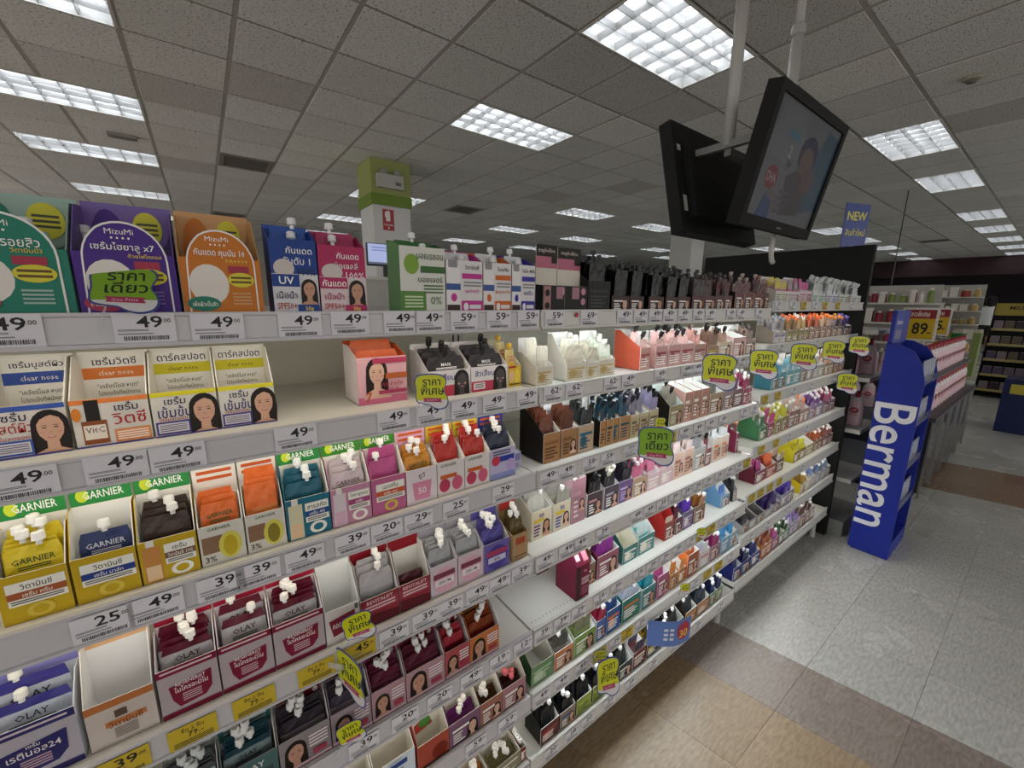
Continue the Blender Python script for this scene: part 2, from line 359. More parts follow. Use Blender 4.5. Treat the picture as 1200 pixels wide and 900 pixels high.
for i, j, cx, cy in fc:
    u = FX0 + (i + .5) * FT; c = bandcol(u, rf); cs = fcorn(i, j)
    if (i, j) in fs_:
        if c not in tmes:
            b0 = fcorn(0, 0); q = [(a - b0[0][0], b - b0[0][1]) for a, b in b0]; mm = MB(); mm.prism(q, 0, -.003, c, 'z'); tmes[c] = mm.mesh('floor_tile', 'vinyl_tile')
        link('floor_tile', tmes[c], floor, (cs[0][0], cs[0][1], 0))
    else: m.face([(a, b, 0) for a, b in cs], c)
o = m.build('floor_tile_field', 'vinyl_tile', floor); o['kind'] = 'stuff'
# far walls of the shop
struct(MB().box(28.6, -12, 0, 28.8, 17, CZ + .14, '2A2424').build('wall_back', 'rough'))
struct(MB().box(-6, 15.2, 0, 28.6, 15.4, CZ + .14, 'A9A59C').build('wall_left', 'rough'))
# dark bulkhead at the far end of the shop
struct(MB().box(23, -6, 2.55, 24, 8, CZ - .005, '3A2426').build('trim_1', 'rough'))
struct(MB().box(24, -6, 0, 24.3, 8, 2.6, '1C1416').build('wall_right', 'rough'))
# ------------------------------------------------------------------ the long shelving run (three bays)
YF = .70                                        # front face of the price rails
BAYX = [(-.60, .60), (.60, 1.80), (1.80, 3.00)]
RT = [-.018, -.194, -.401, -.630, -.846, -1.050, -1.275]     # rail tops below the lens
RH = [.043, .043, .048, .047, .049, .050, .050]
BOFF = [0, 0, .030]
ORD = ['top', 'second', 'third', 'fourth', 'fifth', 'sixth', 'bottom']
BAYN = ['near', 'middle', 'far']
def deckz(r, b): return H + RT[r] + BOFF[b] - .006
WHT = 'D9D7D1'
for b, (xa, xb) in enumerate(BAYX):
    t = thing('back_panel', f'cream steel back panel behind the {BAYN[b]} bay of sachet shelves', 'panel', (xa, 1.09, .10)); MB().box(.024, 0, 0, xb - xa - .030, .01, H - .13, 'D6D4C4').build('sheet', 'paint', t)
    t = thing('plinth', f'dark base plinth under the {BAYN[b]} bay of shelves', 'plinth', (xa, .80, 0)); MB().box(.01, 0, .0, xb - xa - .01, .25, .10, '1F1F21').build('kick_plate', 'paint', t)
    MB().box(.03, .5, .0, xb - xa - .03, .8, .10, '1F1F21').build('rear_plate', 'paint', t); MB().tube([(xb - xa - .045, -.055, .0), (xb - xa - .045, -.055, .12)], [.016, .012], 10, 'B8B8B4').build('foot', 'plastic', t)
    tag(MB().box(xa + .005, 1.14, H - .05, xb - .005, 1.64, H - .024, 'C9C7C1').box(xa + .005, 1.634, H - .075, xb - .005, 1.64, H - .05, 'C9C7C1').build('rear_shelf', 'paint'), f'top shelf on the hidden rear side of the {BAYN[b]} bay', 'shelf')
for x, lb in ((-.6, 'at the near end'), (.6, 'between the near and middle bays'), (1.8, 'between the middle and far bays'), (2.999, 'at the far end by the black panel')):
    t = thing('upright', 'slotted white steel upright ' + lb, 'upright', (x, 1.087, 0)); MB().box(-.02, 0, 0, .02, .045, H - .03, 'D2D0C8').build('post', 'paint', t); m = MB()
    for k in range(26): z = .12 + k * .05; m.box(-.012, -.0008, z, -.006, .0005, z + .03, '3A3A3A'); m.box(.006, -.0008, z, .012, .0005, z + .03, '3A3A3A')
    m.build('slots', 'paint', t)
RAILC = ['C4C2C6', 'CFCDC9', 'C9C8C4']
for b, (xa, xb) in enumerate(BAYX):
    for r in range(7):
        rt = H + RT[r] + BOFF[b]; hh = RH[r]; dz = deckz(r, b)
        t = thing('shelf', f'white metal shelf with price rail, {ORD[r]} shelf of the {BAYN[b]} bay', 'shelf', (xa, YF, dz - .02), 0, 'shelves of the sachet display'); L = xb - xa
        g = .003
        MB().box(g, .008, -.002, L - g, .385, .02, 'E2E0D8').build('deck', 'paint', t)
        z1 = rt - (dz - .02); z0 = z1 - hh; m = MB()
        pf = [(.0075, z0), (.0, z0 - .001), (-.004, z0 + .0005), (-.004, z0 + .005), (.0, z0 + .006), (.0015, z1 - .006), (-.001, z1 - .004), (-.001, z1), (.0075, z1)]
        m.prism(pf, g, L - g, RAILC[b], 'x'); m.build('price_rail', 'plastic', t)
        if r == 4 and b == 1:
            m = MB()
            for k in range(86): m.lathe([(.0016, 0), (.0016, .0004)], 6, '2A2A2A' if k < 14 else 'F4F4F0', (.02 + k * .0132, .030, .0201))
            m.build('perforation_row', 'paint', t)
        if r < 6 and not (b == 0 and r == 3):
            MB().box(.03, .022, -.014, L - .03, .046, -.0025, 'E8E8E8').build('light_strip_housing', 'plastic', t)
            MB().box(.035, .025, -.0165, L - .035, .043, -.0145, 'FFFFFF').build('light_strip', 'led%d' % b, t)
# black end panel
o = MB(); o.box(3.03, .70, .0, 3.07, 1.67, H + .328, '050506'); tag(o.build('end_panel', 'rough'), 'tall black end panel closing the far end of the shelves', 'panel')
# ------------------------------------------------------------------ sachets
POUCH = {}
def pouch_mesh(w, h, c1, c2, split, seed):
    k = (round(w, 4), round(h, 4), c1, c2, split, seed)
    if k in POUCH: return POUCH[k]
    m = MB(); nx, nz = 6, 8; r = random.Random(seed)
    wob = [r.uniform(-.0012, .0012) for _ in range(60)]
    def P(i, j, s):
        u = i / nx; v = j / nz; th = .0021 * (1 - (2 * u - 1) ** 4) * max(0, min(1, (.86 - v) * 2.6)) * (.55 + .45 * min(1, v * 4)) + .0004
        sh = .06 * max(0, (v - .86)) / .14      # shoulders taper at the top
        return ((u - .5) * w * (1 - sh * 2), -s * th + wob[(i * 7 + j * 3) % 60] * .5, v * h)
    idx = {}
    for s in (1, -1):
        for i in range(nx + 1):
            for j in range(nz + 1): idx[s, i, j] = m.av(P(i, j, s))
    for s in (1, -1):
        for i in range(nx):
            for j in range(nz):
                q = [idx[s, i, j], idx[s, i + 1, j], idx[s, i + 1, j + 1], idx[s, i, j + 1]]
                m.f.append(q if s == 1 else q[::-1]); m.c.append(rgb(c1 if (j + .5) / nz > split else c2))
    for i in range(nx):
        m.f.append([idx[1, i, nz], idx[1, i + 1, nz], idx[-1, i + 1, nz], idx[-1, i, nz]]); m.c.append(rgb(c1))
        m.f.append([idx[-1, i, 0], idx[-1, i + 1, 0], idx[1, i + 1, 0], idx[1, i, 0]]); m.c.append(rgb(c2))
    for j in range(nz):
        m.f.append([idx[-1, 0, j], idx[1, 0, j], idx[1, 0, j + 1], idx[-1, 0, j + 1]]); m.c.append(rgb(c2))
        m.f.append([idx[1, nx, j], idx[-1, nx, j], idx[-1, nx, j + 1], idx[1, nx, j + 1]]); m.c.append(rgb(c2))
    POUCH[k] = m.mesh('pouch', 'foil', False); return POUCH[k]
CAPS = {}
def cap_mesh(c, kind):
    if (c, kind) in CAPS: return CAPS[c, kind]
    m = MB()
    if kind == 'long': m.lathe([(.003, -.002), (.003, .004), (.0062, .005), (.0066, .02), (.0058, .024), (.003, .0245)], 12, c)
    else: m.lathe([(.0032, -.003), (.0032, .003), (.0068, .0035), (.0064, .0130), (.0052, .0142), (.0038, .0142), (.0034, .0125), (.0012, .0125)], 14, c)
    CAPS[c, kind] = m.mesh('cap', 'plastic', False); return CAPS[c, kind]
PPR = {}
def pouch_print(w, h, txt, tc, sub):
    k = (round(w, 4), round(h, 4), txt, tc)
    if k not in PPR:
        p = Print(w, h, .0046); p.m.M = None
        p.text(txt, .5, .79, .085, tc, .74); p.lines(.22, .66, .78, .72, 2, tc)
        p.m.v = [(x - w / 2, y + .0012, z) for x, y, z in p.m.v]; PPR[k] = p.m.mesh('pouch_print', 'carton')
    return PPR[k]
SACH = []
def sachet(*a, **k): SACH.append((a, k))
def sachet_parts(root_loc, w, h, c1, c2, cap, kind, lean, yaw, label, group, seed, txt=None, tc='FFFFFF', roll=0, split=.62, capx=0):
    pm = pouch_mesh(w, h, c1, c2, split, seed)
    return Matrix.LocRotScale(Vector(root_loc), Matrix.Rotation(yaw, 3, 'Z') @ Matrix.Rotation(roll, 3, 'Y') @ Matrix.Rotation(-lean, 3, 'X'), None), pm, (cap_mesh(cap, kind) if cap else None), Matrix.LocRotScale(Vector((capx * w, 0, h + .001)), Matrix.Rotation(.35 if kind == 'long' else 0, 3, 'X'), None)
def flush_sachets():
    SACH.sort(key=lambda q: d2(q[0][0])); rest = []
    for n, (a, k) in enumerate(SACH):
        if n >= 300: rest.append((a, k)); continue
        M, pm, cm, cl = sachet_parts(*a, **k); t = thing('sachet', a[9], 'sachet', a[0], 0, a[10]); t.matrix_world = M
        po = link('pouch', pm, t)
        if cm: co = link('cap', cm, t); co.matrix_local = cl
        if k.get('txt') or (len(a) > 12 and a[12]): link('pouch_print', pouch_print(a[1], a[2], a[12], a[13], ''), po)
    vs, fs, cs, mi = [], [], [], []
    for a, k in rest:
        M, pm, cm, cl = sachet_parts(*a, **k)
        for me, Q, ix in ((pm, M, 0), (cm, M @ cl, 1)):
            if not me: continue
            b0 = len(vs); vs += [tuple(Q @ v.co) for v in me.vertices]
            cb = [0.] * (4 * len(me.loops)); me.color_attributes['Col'].data.foreach_get('color', cb)
            for p in me.polygons: fs.append([b0 + i for i in p.vertices]); mi.append(ix)
            cs += cb
    me = bpy.data.meshes.new('sachet_filling'); me.from_pydata(vs, [], fs); me.materials.append(MATS['foil']); me.materials.append(MATS['plastic'])
    ca = me.color_attributes.new('Col', 'FLOAT_COLOR', 'CORNER'); ca.data.foreach_set('color', cs); me.polygons.foreach_set('material_index', mi)
    o = link('sachet_filling', me); tag(o, 'small capped sachets filling the boxes of the farther shelves', 'sachets'); o['kind'] = 'stuff'
# ------------------------------------------------------------------ boxes
def yset(r, b): return [[.716, .762, .730, .724, .713, .713, .716], [.716, .735, .735, .762, .742, .722, .716], [.716, .735, .730, .735, .735, .72, .716]][b][r]
def xat(px, r, b):
    z = deckz(r, b); lo, hi = -1.2, 6.; y_ = yset(r, b)
    for _ in range(50):
        md = (lo + hi) / 2
        if proj((md, y_, z))[0] < px: lo = md
        else: hi = md
    return lo
rb = random.Random(21)
COUNT = {}
NAMED = {}
def auto_front(p, c, o):
    """a plausible small-print front: band of lines, a picture, an ellipse"""
    fg = o.get('fg', 'F4F0EA'); k = o.get('ap', rb.choice('lpe'))
    if o.get('t'): p.text(o['t'], .5, .82, .13, fg, .86)
    if 'p' in k: p.face(.74, .42, .20, skin=rb.choice(('D0A088', 'C48F76', 'DDB39C')))
    if 'e' in k: p.ell(.32, .42, .2, .22, o.get('ac', 'F0E8D8'))
    p.rect(.08, .62, .62 if 'p' in k else .9, .72, o.get('ac', fg)); p.lines(.1, .12, .52 if 'p' in k else .88, .55, 4, fg, rb)
BOXN = 0
def hbox(r, b, px0, px1, desc, c, f, h, d=.125, s=None, i='EFEDE8', band=None, bf=.2, sc=None, fp=None, hp=None, label=None, xr=None, **o):
    """display box: base, front panel, two sloping sides, tall back panel with a header band; sachets standing in it"""
    global BOXN; BOXN += 1
    k = COUNT.get((r, b), 0); COUNT[r, b] = k + 1
    xa = (xat(px0, r, b) if xr is None else xr[0]) + .0012; xb = (xat(px1, r, b) if xr is None else xr[1]) - .0012; xa = max(xa, BAYX[b][0] + .004); xb = min(xb, BAYX[b][1] - .004); w = xb - xa; z = deckz(r, b) + .0005; s = s or c; T = .0012
    if w < .014: COUNT[r, b] = k; return None
    y = yset(r, b) + o.get('dy', 0); d = min(d, {0: .06, 1: .09, 2: .055, 3: .06, 4: .05, 5: .05, 6: .06}[r]) if b == 0 else min(d, .10 if 'ys' in o else .075)
    lim = min((RT[r - 1] - RH[r - 1]) * (y + d) / YF - RT[r] + .012 if b == 0 else 1, RT[r - 1] - RH[r - 1] - RT[r] - .012) if r else .5
    if b and r > 1: f *= 1.2; h *= 1.08
    h = min(h, lim); f = min(f, h * .92)
    place = f'{NTH[k]} along the {ORD[r]} shelf, {BAYN[b]} bay'
    lab = label or f'{desc} box, {place}'
    t = thing('display_box', lab, 'display box', (xa, y, z), 0, 'sachet display boxes'); NAMED[r, b, k] = (xa, xb, desc)
    fpn = MB().box(0, 0, 0, w, T, f, i, front=c).build('front_panel', 'carton', t)
    MB().box(0, T, 0, w, d - T, T, i).build('base_panel', 'carton', t)
    hs = o.get('hs', f + (h - f) * (.75 if b == 0 else .45)); ys = o.get('ys', .62 if b == 0 else .8)
    for q, nm in ((0, 'side_panel'), (w - T, 'side_panel')):
        pl = [(T, 0), (d - T, 0), (d - T, hs), (d * ys, hs), (T, f)]
        m = MB(); m.prism(pl, q, q + T, s if q == 0 else i, 'x', cb=i if q == 0 else s); m.build(nm, 'carton', t)
    bp = MB().box(0, d - T, 0, w, d, h, i).build('back_panel', 'carton', t)
    if band:
        bh = h * bf; pr = Print(w, bh); pr.rect(0, 0, 1, 1, band)
        if hp: hp(pr)
        pr.build('header_print', bp, (0, d - T, h - bh))
    if o.get('ip'):
        pr = Print(w, h); o['ip'](pr); pr.build('inside_print', bp, (0, d - T, 0))
    pr = Print(w, f)
    if fp: fp(pr)
    else: auto_front(pr, c, o)
    if pr.m.f: pr.build('front_print', fpn, (0, 0, 0))
    if sc:
        n, c1, c2, cap = sc[:4]; n += 2 if (b == 1 and r > 2 and cap and n > 2) else 0; ph = sc[4] if len(sc) > 4 else f + (h - f) * .42; kind = o.get('kind', 'short'); pw = min(w - .010, .088) if b == 0 else max(min(w * .74, .07), .018)
        if b and n > 1: ph = max(ph, f + .045)
        ph = min(ph, lim - (.022 if cap else .006))
        grp = f'sachets in the {place} box'
        capn = {None: 'flat'}.get(cap, 'capped')
        sl = f'{o.get("sn", "small")} sachet, %s from front, in {NTH[k]} box along {ORD[r]} shelf, {BAYN[b]} bay'
        bl = R_(rb.uniform(-7, 8))
        for q in range(n):
            yy = .010 + q * (d - .022) / max(n, 1); lean = min(R_(o.get('ln', 11)), math.asin(min(.9, max(.0, (d - .016 - yy) / (ph + .018)))))
            if b: lean = min(lean, bl + R_(rb.uniform(-1, 1)))
            else: lean = min(lean, max(.03, math.asin(min(.9, .010 / ph + .03)))) if n > 2 else lean
            off = rb.uniform(-1, 1) * max(0, (w - .006 - pw) / 2)
            cx = o.get('cx', 0) + (rb.uniform(-.23, .23) if b == 0 else rb.uniform(-.33, .33)) * (1 if n > 1 else 0)
            sachet((xa + w / 2 + off, y + yy, z + .002), pw, ph * (.92 + .17 * q / max(1, n - 1)) * rb.uniform(.98, 1.02), c1, c2, cap, kind, lean, rb.uniform(-.02, .02) if b == 0 else rb.uniform(-.12, .12), sl % NTH[q], grp, q % 3, o.get('st') if q < 2 else None, o.get('stc', 'FFFFFF'), capx=max(-.36, min(.36, cx)), roll=0 if b == 0 else rb.uniform(-.08, .08), split=o.get('split', .62))
    return t
T_ = lambda *a: (lambda p: [getattr(p, q[0])(*q[1:]) for q in a])
# --- top shelf, near bay: the three arched-card boxes
def arch_box(px0, px1, c, lt, dk, t1, t2, label, xr=None):
    k = COUNT.get((0, 0), 0); COUNT[0, 0] = k + 1
    xa = (xr[0] if xr else xat(px0, 0, 0)) + .001; xb = (xr[1] if xr else xat(px1, 0, 0)) - .001; w = xb - xa; z = deckz(0, 0) + .0005; d = .11; T = .0012
    t = thing('display_box', label, 'display box', (xa, .716, z), 0, 'sachet display boxes'); NAMED[0, 0, k] = (xa, xb, '')
    MB().box(0, 0, 0, w, T, .078, c).build('front_panel', 'carton', t); MB().box(0, T, 0, w, d - T, T, c).build('base_panel', 'carton', t)
    for q in (0, w - T):
        m = MB(); m.prism([(T, 0), (d - T, 0), (d - T, .145), (d * .55, .14), (T, .078)], q, q + T, lt, 'x'); m.build('side_panel', 'carton', t)
    bp = MB().box(0, d - T, 0, w, d, .152, lt).build('back_panel', 'carton', t); pr = Print(w, .152)
    for q in range(7): pr.poly([(.62 + q * .05, .55), (.64 + q * .05, .55), (.98, .62 + q * .05), (.98, .60 + q * .05)], dk)
    pr.poly([(.06, .5)] + [(.26 + .2 * math.cos(a), .62 + .33 * math.sin(a)) for a in [math.pi * (1 - q / 10) for q in range(11)]] + [(.5, .5)], c)
    pr.ell(.70, .80, .17, .15, 'D8CF3A'); pr.lines(.58, .73, .82, .86, 3, '4A4A30'); pr.build('header_print', bp, (0, d - T, 0))
    def arch(g, n=16):
        return [(.06 + g, .02 + g)] + [(.5 + (.43 - g) * -math.cos(math.pi * q / n) * (1 if q > 4 else .96), .58 + (.40 - g) * math.sin(math.pi * q / n)) for q in range(n + 1)] + [(.93 - g, .02 + g)]
    ah = .118; m = MB(); m.prism([(a * w, bb * ah) for a, bb in arch(0)], -.0012, -.0002, 'F2EFEA', 'y'); card = m.build('arched_card', 'carton', t)
    p = Print(w, ah, 0.0014); p.poly(arch(.02), c); p.ell(.33, .36, .24, .23, 'E6DFD8')
    p.text('MizuMi', .48, .875, .055, 'F2EFEA', .3, 0); 
    for q in range(4): p.ell(.40 + q * .055, .81, .012, .012, 'F2EFEA', 8)
    p.text(t1, .5, .715, .10, 'F4F2EE', .62); p.text(t2, .70, .635, .045, 'E8C24A', .34); p.rect(.58, .50, .84, .58, 'A8324A'); p.ell(.73, .42, .17, .085, 'D8CF3A'); p.lines(.6, .37, .86, .47, 2, '6A4A20')
    p.lines(.6, .12, .84, .28, 4, lt); p.ell(.24, .14, .2, .085, 'B23A5A' if c != 'C8741E' else '1E7A66'); p.text('ลดรอยสิว' if c != 'C8741E' else 'เพื่อผิวเป็นสิว', .25, .14, .06, 'F4EDE0', .3)
    p.build('card_print', card, (0, 0, 0)); return t
arch_box(0, 0, '1E7D68', '9FB9AE', '7FA094', 'เซรั่มลดรอยสิว', 'วิตามินบี3', 'teal green serum box with arched white-edged card, cut by left picture edge', xr=(-.226, -.120))
arch_box(107, 228, '472486', '7A63A6', '6A5496', 'เซรั่มไฮยาลู x7', 'ด้วยไฟโตคอล', 'purple serum box with arched white-edged card behind green price sign', xr=(-.119, -.022))
arch_box(228, 322, 'C8741E', 'CF9E6A', 'B98A58', 'กันแดด คุมมัน 10', 'PA++++', 'orange sunscreen box with arched white-edged card on the top shelf', xr=(-.020, .075))
for k_, (n_, cc) in enumerate(((2, '1E7D68'), (0, ''), (0, ''))):
    for q in range(n_): sachet((-.160 + q * .045, .755 + q * .03, deckz(0, 0) + .003), .04, .10, '9FB9AE', cc, 'E9E9E6', 'short', .12, 0, ('left', 'right')[q] + ' white-capped teal sachet at the back of the teal arched box', 'sachets in the teal arched box', q)
def uvp(c, t1, t2):
    return lambda p: (p.rect(0, .55, 1, 1, c), p.text(t1, .62, .86, .09, 'F0EEEE', .6), p.text(t2, .55, .72, .10, 'F0EEEE', .6), p.ell(.27, .62, .22, .12, 'CFC6C2'), p.text('100%', .76, .58, .1, '20304A' if c[0] == '1' else 'F4E8EA', .4),
                      p.rect(0, .38, .58, .54, c), p.text('UV' if c[0] == '1' else 'กันแดด', .3, .46, .1, 'FFFFFF', .5), p.face(.78, .34, .2), p.text('SPF50+', .27, .12, .09, 'B03A20', .42), p.text('เนื้อน้ำ', .28, .27, .1, '2A3A5A' if c[0] == '1' else 'A8324A', .44),
                      p.rect(.5, .02, .98, .14, c), p.text('50g', .75, .08, .07, 'F0D850', .3))
hbox(0, 0, 322, 377, '', 'DAD8DC', .112, .138, s='1C3F8C', i='2A54A6', fp=uvp('1C3F8C', 'กันแดด', 'อันดับ 1'), label='blue sunscreen box with a portrait and white cap, right of the orange box', sc=(2, '2A54A6', '1C3F8C', 'EDEDED', .122), sn='blue', f_=0, dy=0)
hbox(0, 0, 377, 432, '', 'E0CBD0', .108, .135, s='8C2250', i='A83060', fp=uvp('B02A5C', 'กันแดด', 'เนื้อเจลลี่'), label='raspberry pink sunscreen box with a smiling portrait, left of the column', sc=(2, 'A83060', '8C2250', 'EDEDED', .122), sn='raspberry')
hbox(0, 0, 470, 523, '', 'D9DAD2', .118, .132, s='4F8A3C', i='2E6A2C', fp=lambda p: (p.rect(0, .0, .55, .34, '5B8A3E'), p.ell(.25, .74, .16, .15, '7FA63A'), p.text('บอยเรซอน', .66, .86, .08, '2E4A2A', .6), p.rect(.44, .62, 1, .72, '3E6A34'), p.text('บอยเจอร์', .66, .52, .09, '2A4A26', .6), p.lines(.5, .3, .95, .45, 3, '5A7A50'), p.text('0%', .78, .2, .12, '6A8A5A', .3), p.lines(.08, .08, .48, .28, 4, 'C8D8B0')),
     label='white and green acne serum box with bright green side, right of the column', sc=(2, '2E6A2C', '4F8A3C', 'EDEDED', .122), sn='green')
for p0, p1, cc, t1, t2, lb in ((523, 566, 'C2338F', 'วิตามินซี', 'จุดด่างดำ', 'magenta and white serum box with dropper bottle print'), (566, 599, 'CF6A2A', 'ไนอะซิน', 'ผิวดูกระจ่าง', 'orange and white serum box with dropper bottle print'), (599, 631, '3A2E9A', 'ไฮโด 48%', 'ลดริ้ว', 'violet blue and white serum box, last on the near top shelf')):
    hbox(0, 0, p0, p1, '', 'DFDCDD', .100, .122, s='C8C4C6', i=cc, fp=lambda p, cc=cc, t1=t1, t2=t2: (p.rect(.02, .14, .36, .9, 'E9E6E8'), p.rect(.06, .86, .3, 1.0, '8E8E90'), p.rect(.02, .02, .36, .16, '3A2018'), p.rect(.0, .44, .38, .56, '3A5A9A'), p.ell(.2, .3, .08, .08, cc), p.text(t1, .7, .88, .08, '2A2A30', .55), p.rect(.42, .66, .98, .76, cc), p.text(t2, .7, .42, .1, cc, .55), p.lines(.46, .5, .96, .62, 2, '8A8A90'), p.rect(.4, 0, 1, .24, cc), p.ell(.52, .12, .07, .08, 'E9E6E8'), p.rect(.62, .08, .94, .16, 'E0DDE0')), label=lb + ('' if cc[0] == '3' else ' on the top shelf'), sc=(2, 'D8D8DC', cc, 'EDEDED', .108), sn=lb.split()[0])
# --- second shelf, near bay
def cnose(c, t1, t2, bottle=False, face=False):
    def f(p):
        p.rect(0, .9, 1, 1, c)
        if bottle: p.rect(.1, .06, .42, .55, '8A4A22'); p.rect(.17, .55, .35, .98, '1E1816'); p.rect(.12, .16, .4, .46, 'E8DCCF'); p.text('VitC', .26, .36, .12, '4A3A30', .24, 0); p.rect(.5, .04, .98, .32, 'D88A52'); p.lines(.53, .08, .95, .28, 4, 'F2E6DA'); p.ell(.06, .7, .06, .14, 'D8802A')
        p.text(t1, .70 if bottle else .35, .80, .18, '2A2A48', .45); p.text(t2, .72 if bottle else .33, .55, .26, 'A82A2E' if bottle or c == '3A56A8' else '2E2A6A', .5)
        if face: p.face(.78, .50, .27, skin='D2A58C'); p.rect(.03, .05, .54, .34, '46408A' if c != '3A56A8' else '3A56A8'); p.rect(.06, .09, .51, .30, 'D8D2D8'); p.lines(.08, .11, .49, .28, 4, '6A6A80'); p.text('เซรั่มลดรอย', .3, .40, .09, 'A83A3A', .5)
        p.rect(0, 0, 1, .035, '46408A')
    return f
def cnh(c, t): return lambda p: (p.rect(.05, .34, .95, .97, 'F4F1EA'), p.text(t, .5, .88, .10, '2A2A48', .8), p.rect(.03, .66, .97, .80, c), p.text('clear nose', .5, .73, .06, 'F6F2E0' if c != 'D8CE2A' else '4A4620', .5, 0), p.text('"เคลียร์โนส หนด"', .5, .57, .06, '3A3A3A', .6, 0), p.text('โปรดแจ้งที่พนักงาน', .5, .48, .06, '3A3A3A', .6, 0))
for p0, p1, c, t1, t2, bt, fcx, lb in ((-14, 88, '3A56A8', 'เซรั่ม', 'บูสต์ผิว', 0, 1, 'cream serum box with blue header strip and half a portrait'), (90, 182, 'E2803A', 'เซรั่ม', 'วิตซี', 1, 0, 'cream serum box with orange strip and amber vitamin bottle'),
                                 (182, 260, 'D8CE2A', 'เซรั่ม', 'เข้มข้น', 0, 1, 'cream serum box with yellow strip, left of its twin'), (260, 326, 'D8CE2A', 'เซรั่ม', 'เข้มข้น', 0, 1, 'cream serum box with yellow strip, beside the empty shelf space')):
    hbox(1, 0, p0, p1, '', 'D8D2CA', .066, .126, d=.11, s='EDE8DE', i='EDE9E0', fp=cnose(c, t1, t2, bt, fcx), ip=cnh(c, 'ดาร์คสปอต' if c[0] == 'D' else 'เซรั่มวิตซี' if bt else 'เซรั่มบูสต์ผิว'), label=lb, hs=.118)
hbox(1, 0, 424, 483, '', 'D9A8B0', .092, .118, s='E8DCDC', i='D8622E', d=.10, dy=.02, fp=lambda p: (p.rect(0, 0, 1, .16, 'C86A88'), p.face(.38, .66, .24, skin='D8AE98'), p.rect(.3, .86, 1, .97, 'B03A5A'), p.rect(.55, .52, 1, .64, 'B86030'), p.text('กระจ่างใส', .68, .42, .11, 'A82A48', .55), p.text('เนียน นุ่ม', .7, .31, .08, 'A82A48', .5), p.rect(.4, .2, .98, .28, 'A83A5E'), p.text('7', .2, .16, .2, 'C04A2A', .2)), label='pink face mask box with a smiling portrait, alone on the second shelf', sc=(2, 'D8622E', 'E0D0CC', None, .112), sn='orange')
for p0, p1, lb in ((502, 552, 'black and white charcoal mask box with masked face, left twin'), (552, 595, 'black and white charcoal mask box with masked face, right twin')):
    hbox(1, 0, p0, p1, '', 'DDD8DA', .056, .105, s='D8D4D6', i='E6E2E2', fp=lambda p: (p.text('สิวเสี้ยน', .36, .74, .26, '23307A', .6), p.rect(0, 0, .95, .42, 'B83A50'), p.rect(.06, .1, .36, .36, 'E8E0E0'), p.lines(.09, .13, .33, .33, 3, '4A4A50'), p.face(.78, .58, .2, skin='4A4648')), sc=(3, '2A2628', 'B02A58', '1A1A1C', .088), kind='long', sn='black', st='MASK', label=lb, d=.11)
hbox(1, 0, 595, 628, '', 'D8B42A', .050, .105, s='CFC8B8', i='E6DFC8', fp=lambda p: (p.rect(0, .9, .6, 1, 'B02A30'), p.ell(.25, .5, .2, .3, 'E0B890'), p.ell(.68, .5, .22, .36, 'E8CC48'), p.lines(.1, .06, .9, .2, 1, '6A5020')), sc=(2, 'C9B87A', 'D8B42A', 'E0B020', .092), sn='yellow', st='2 แถม', stc='C02A30', label='yellow gold serum box with two-for-one flash on the second shelf', d=.11)
# --- third shelf, near bay
def garn(bc, t1, t2, strip, bottle=None, lt='F2F0E6'):
    def f(p):
        if bottle: p.rect(.05, .02, .36, .86, bottle); p.rect(.13, .86, .27, 1, 'E4E0DC'); p.rect(.08, .06, .33, .40, 'E8C8A0' if bottle != 'D9CCD2' else 'D8B0C4')
        x = .42 if bottle else .12; p.rect(x, .36, .96, .84, lt); p.text(t1, (x + .96) / 2, .74, .12, '3A3A30', .45); p.rect(x, .50, .96, .64, strip); p.text(t2, (x + .96) / 2, .57, .09, 'F4F0EA', .45); p.lines(x + .04, .39, .9, .48, 2, '5A5A50'); p.ell((x + .96) / 2, .2, .2, .15, lt if bottle else 'D8C04A', 16); p.ell((x + .96) / 2, .2, .12, .09, bc, 12)
    return f
GH = lambda p: (p.ell(.2, .5, .10, .34, 'C8DA3A'), p.text('GARNIER', .54, .48, .42, 'F4F6F2', .66))
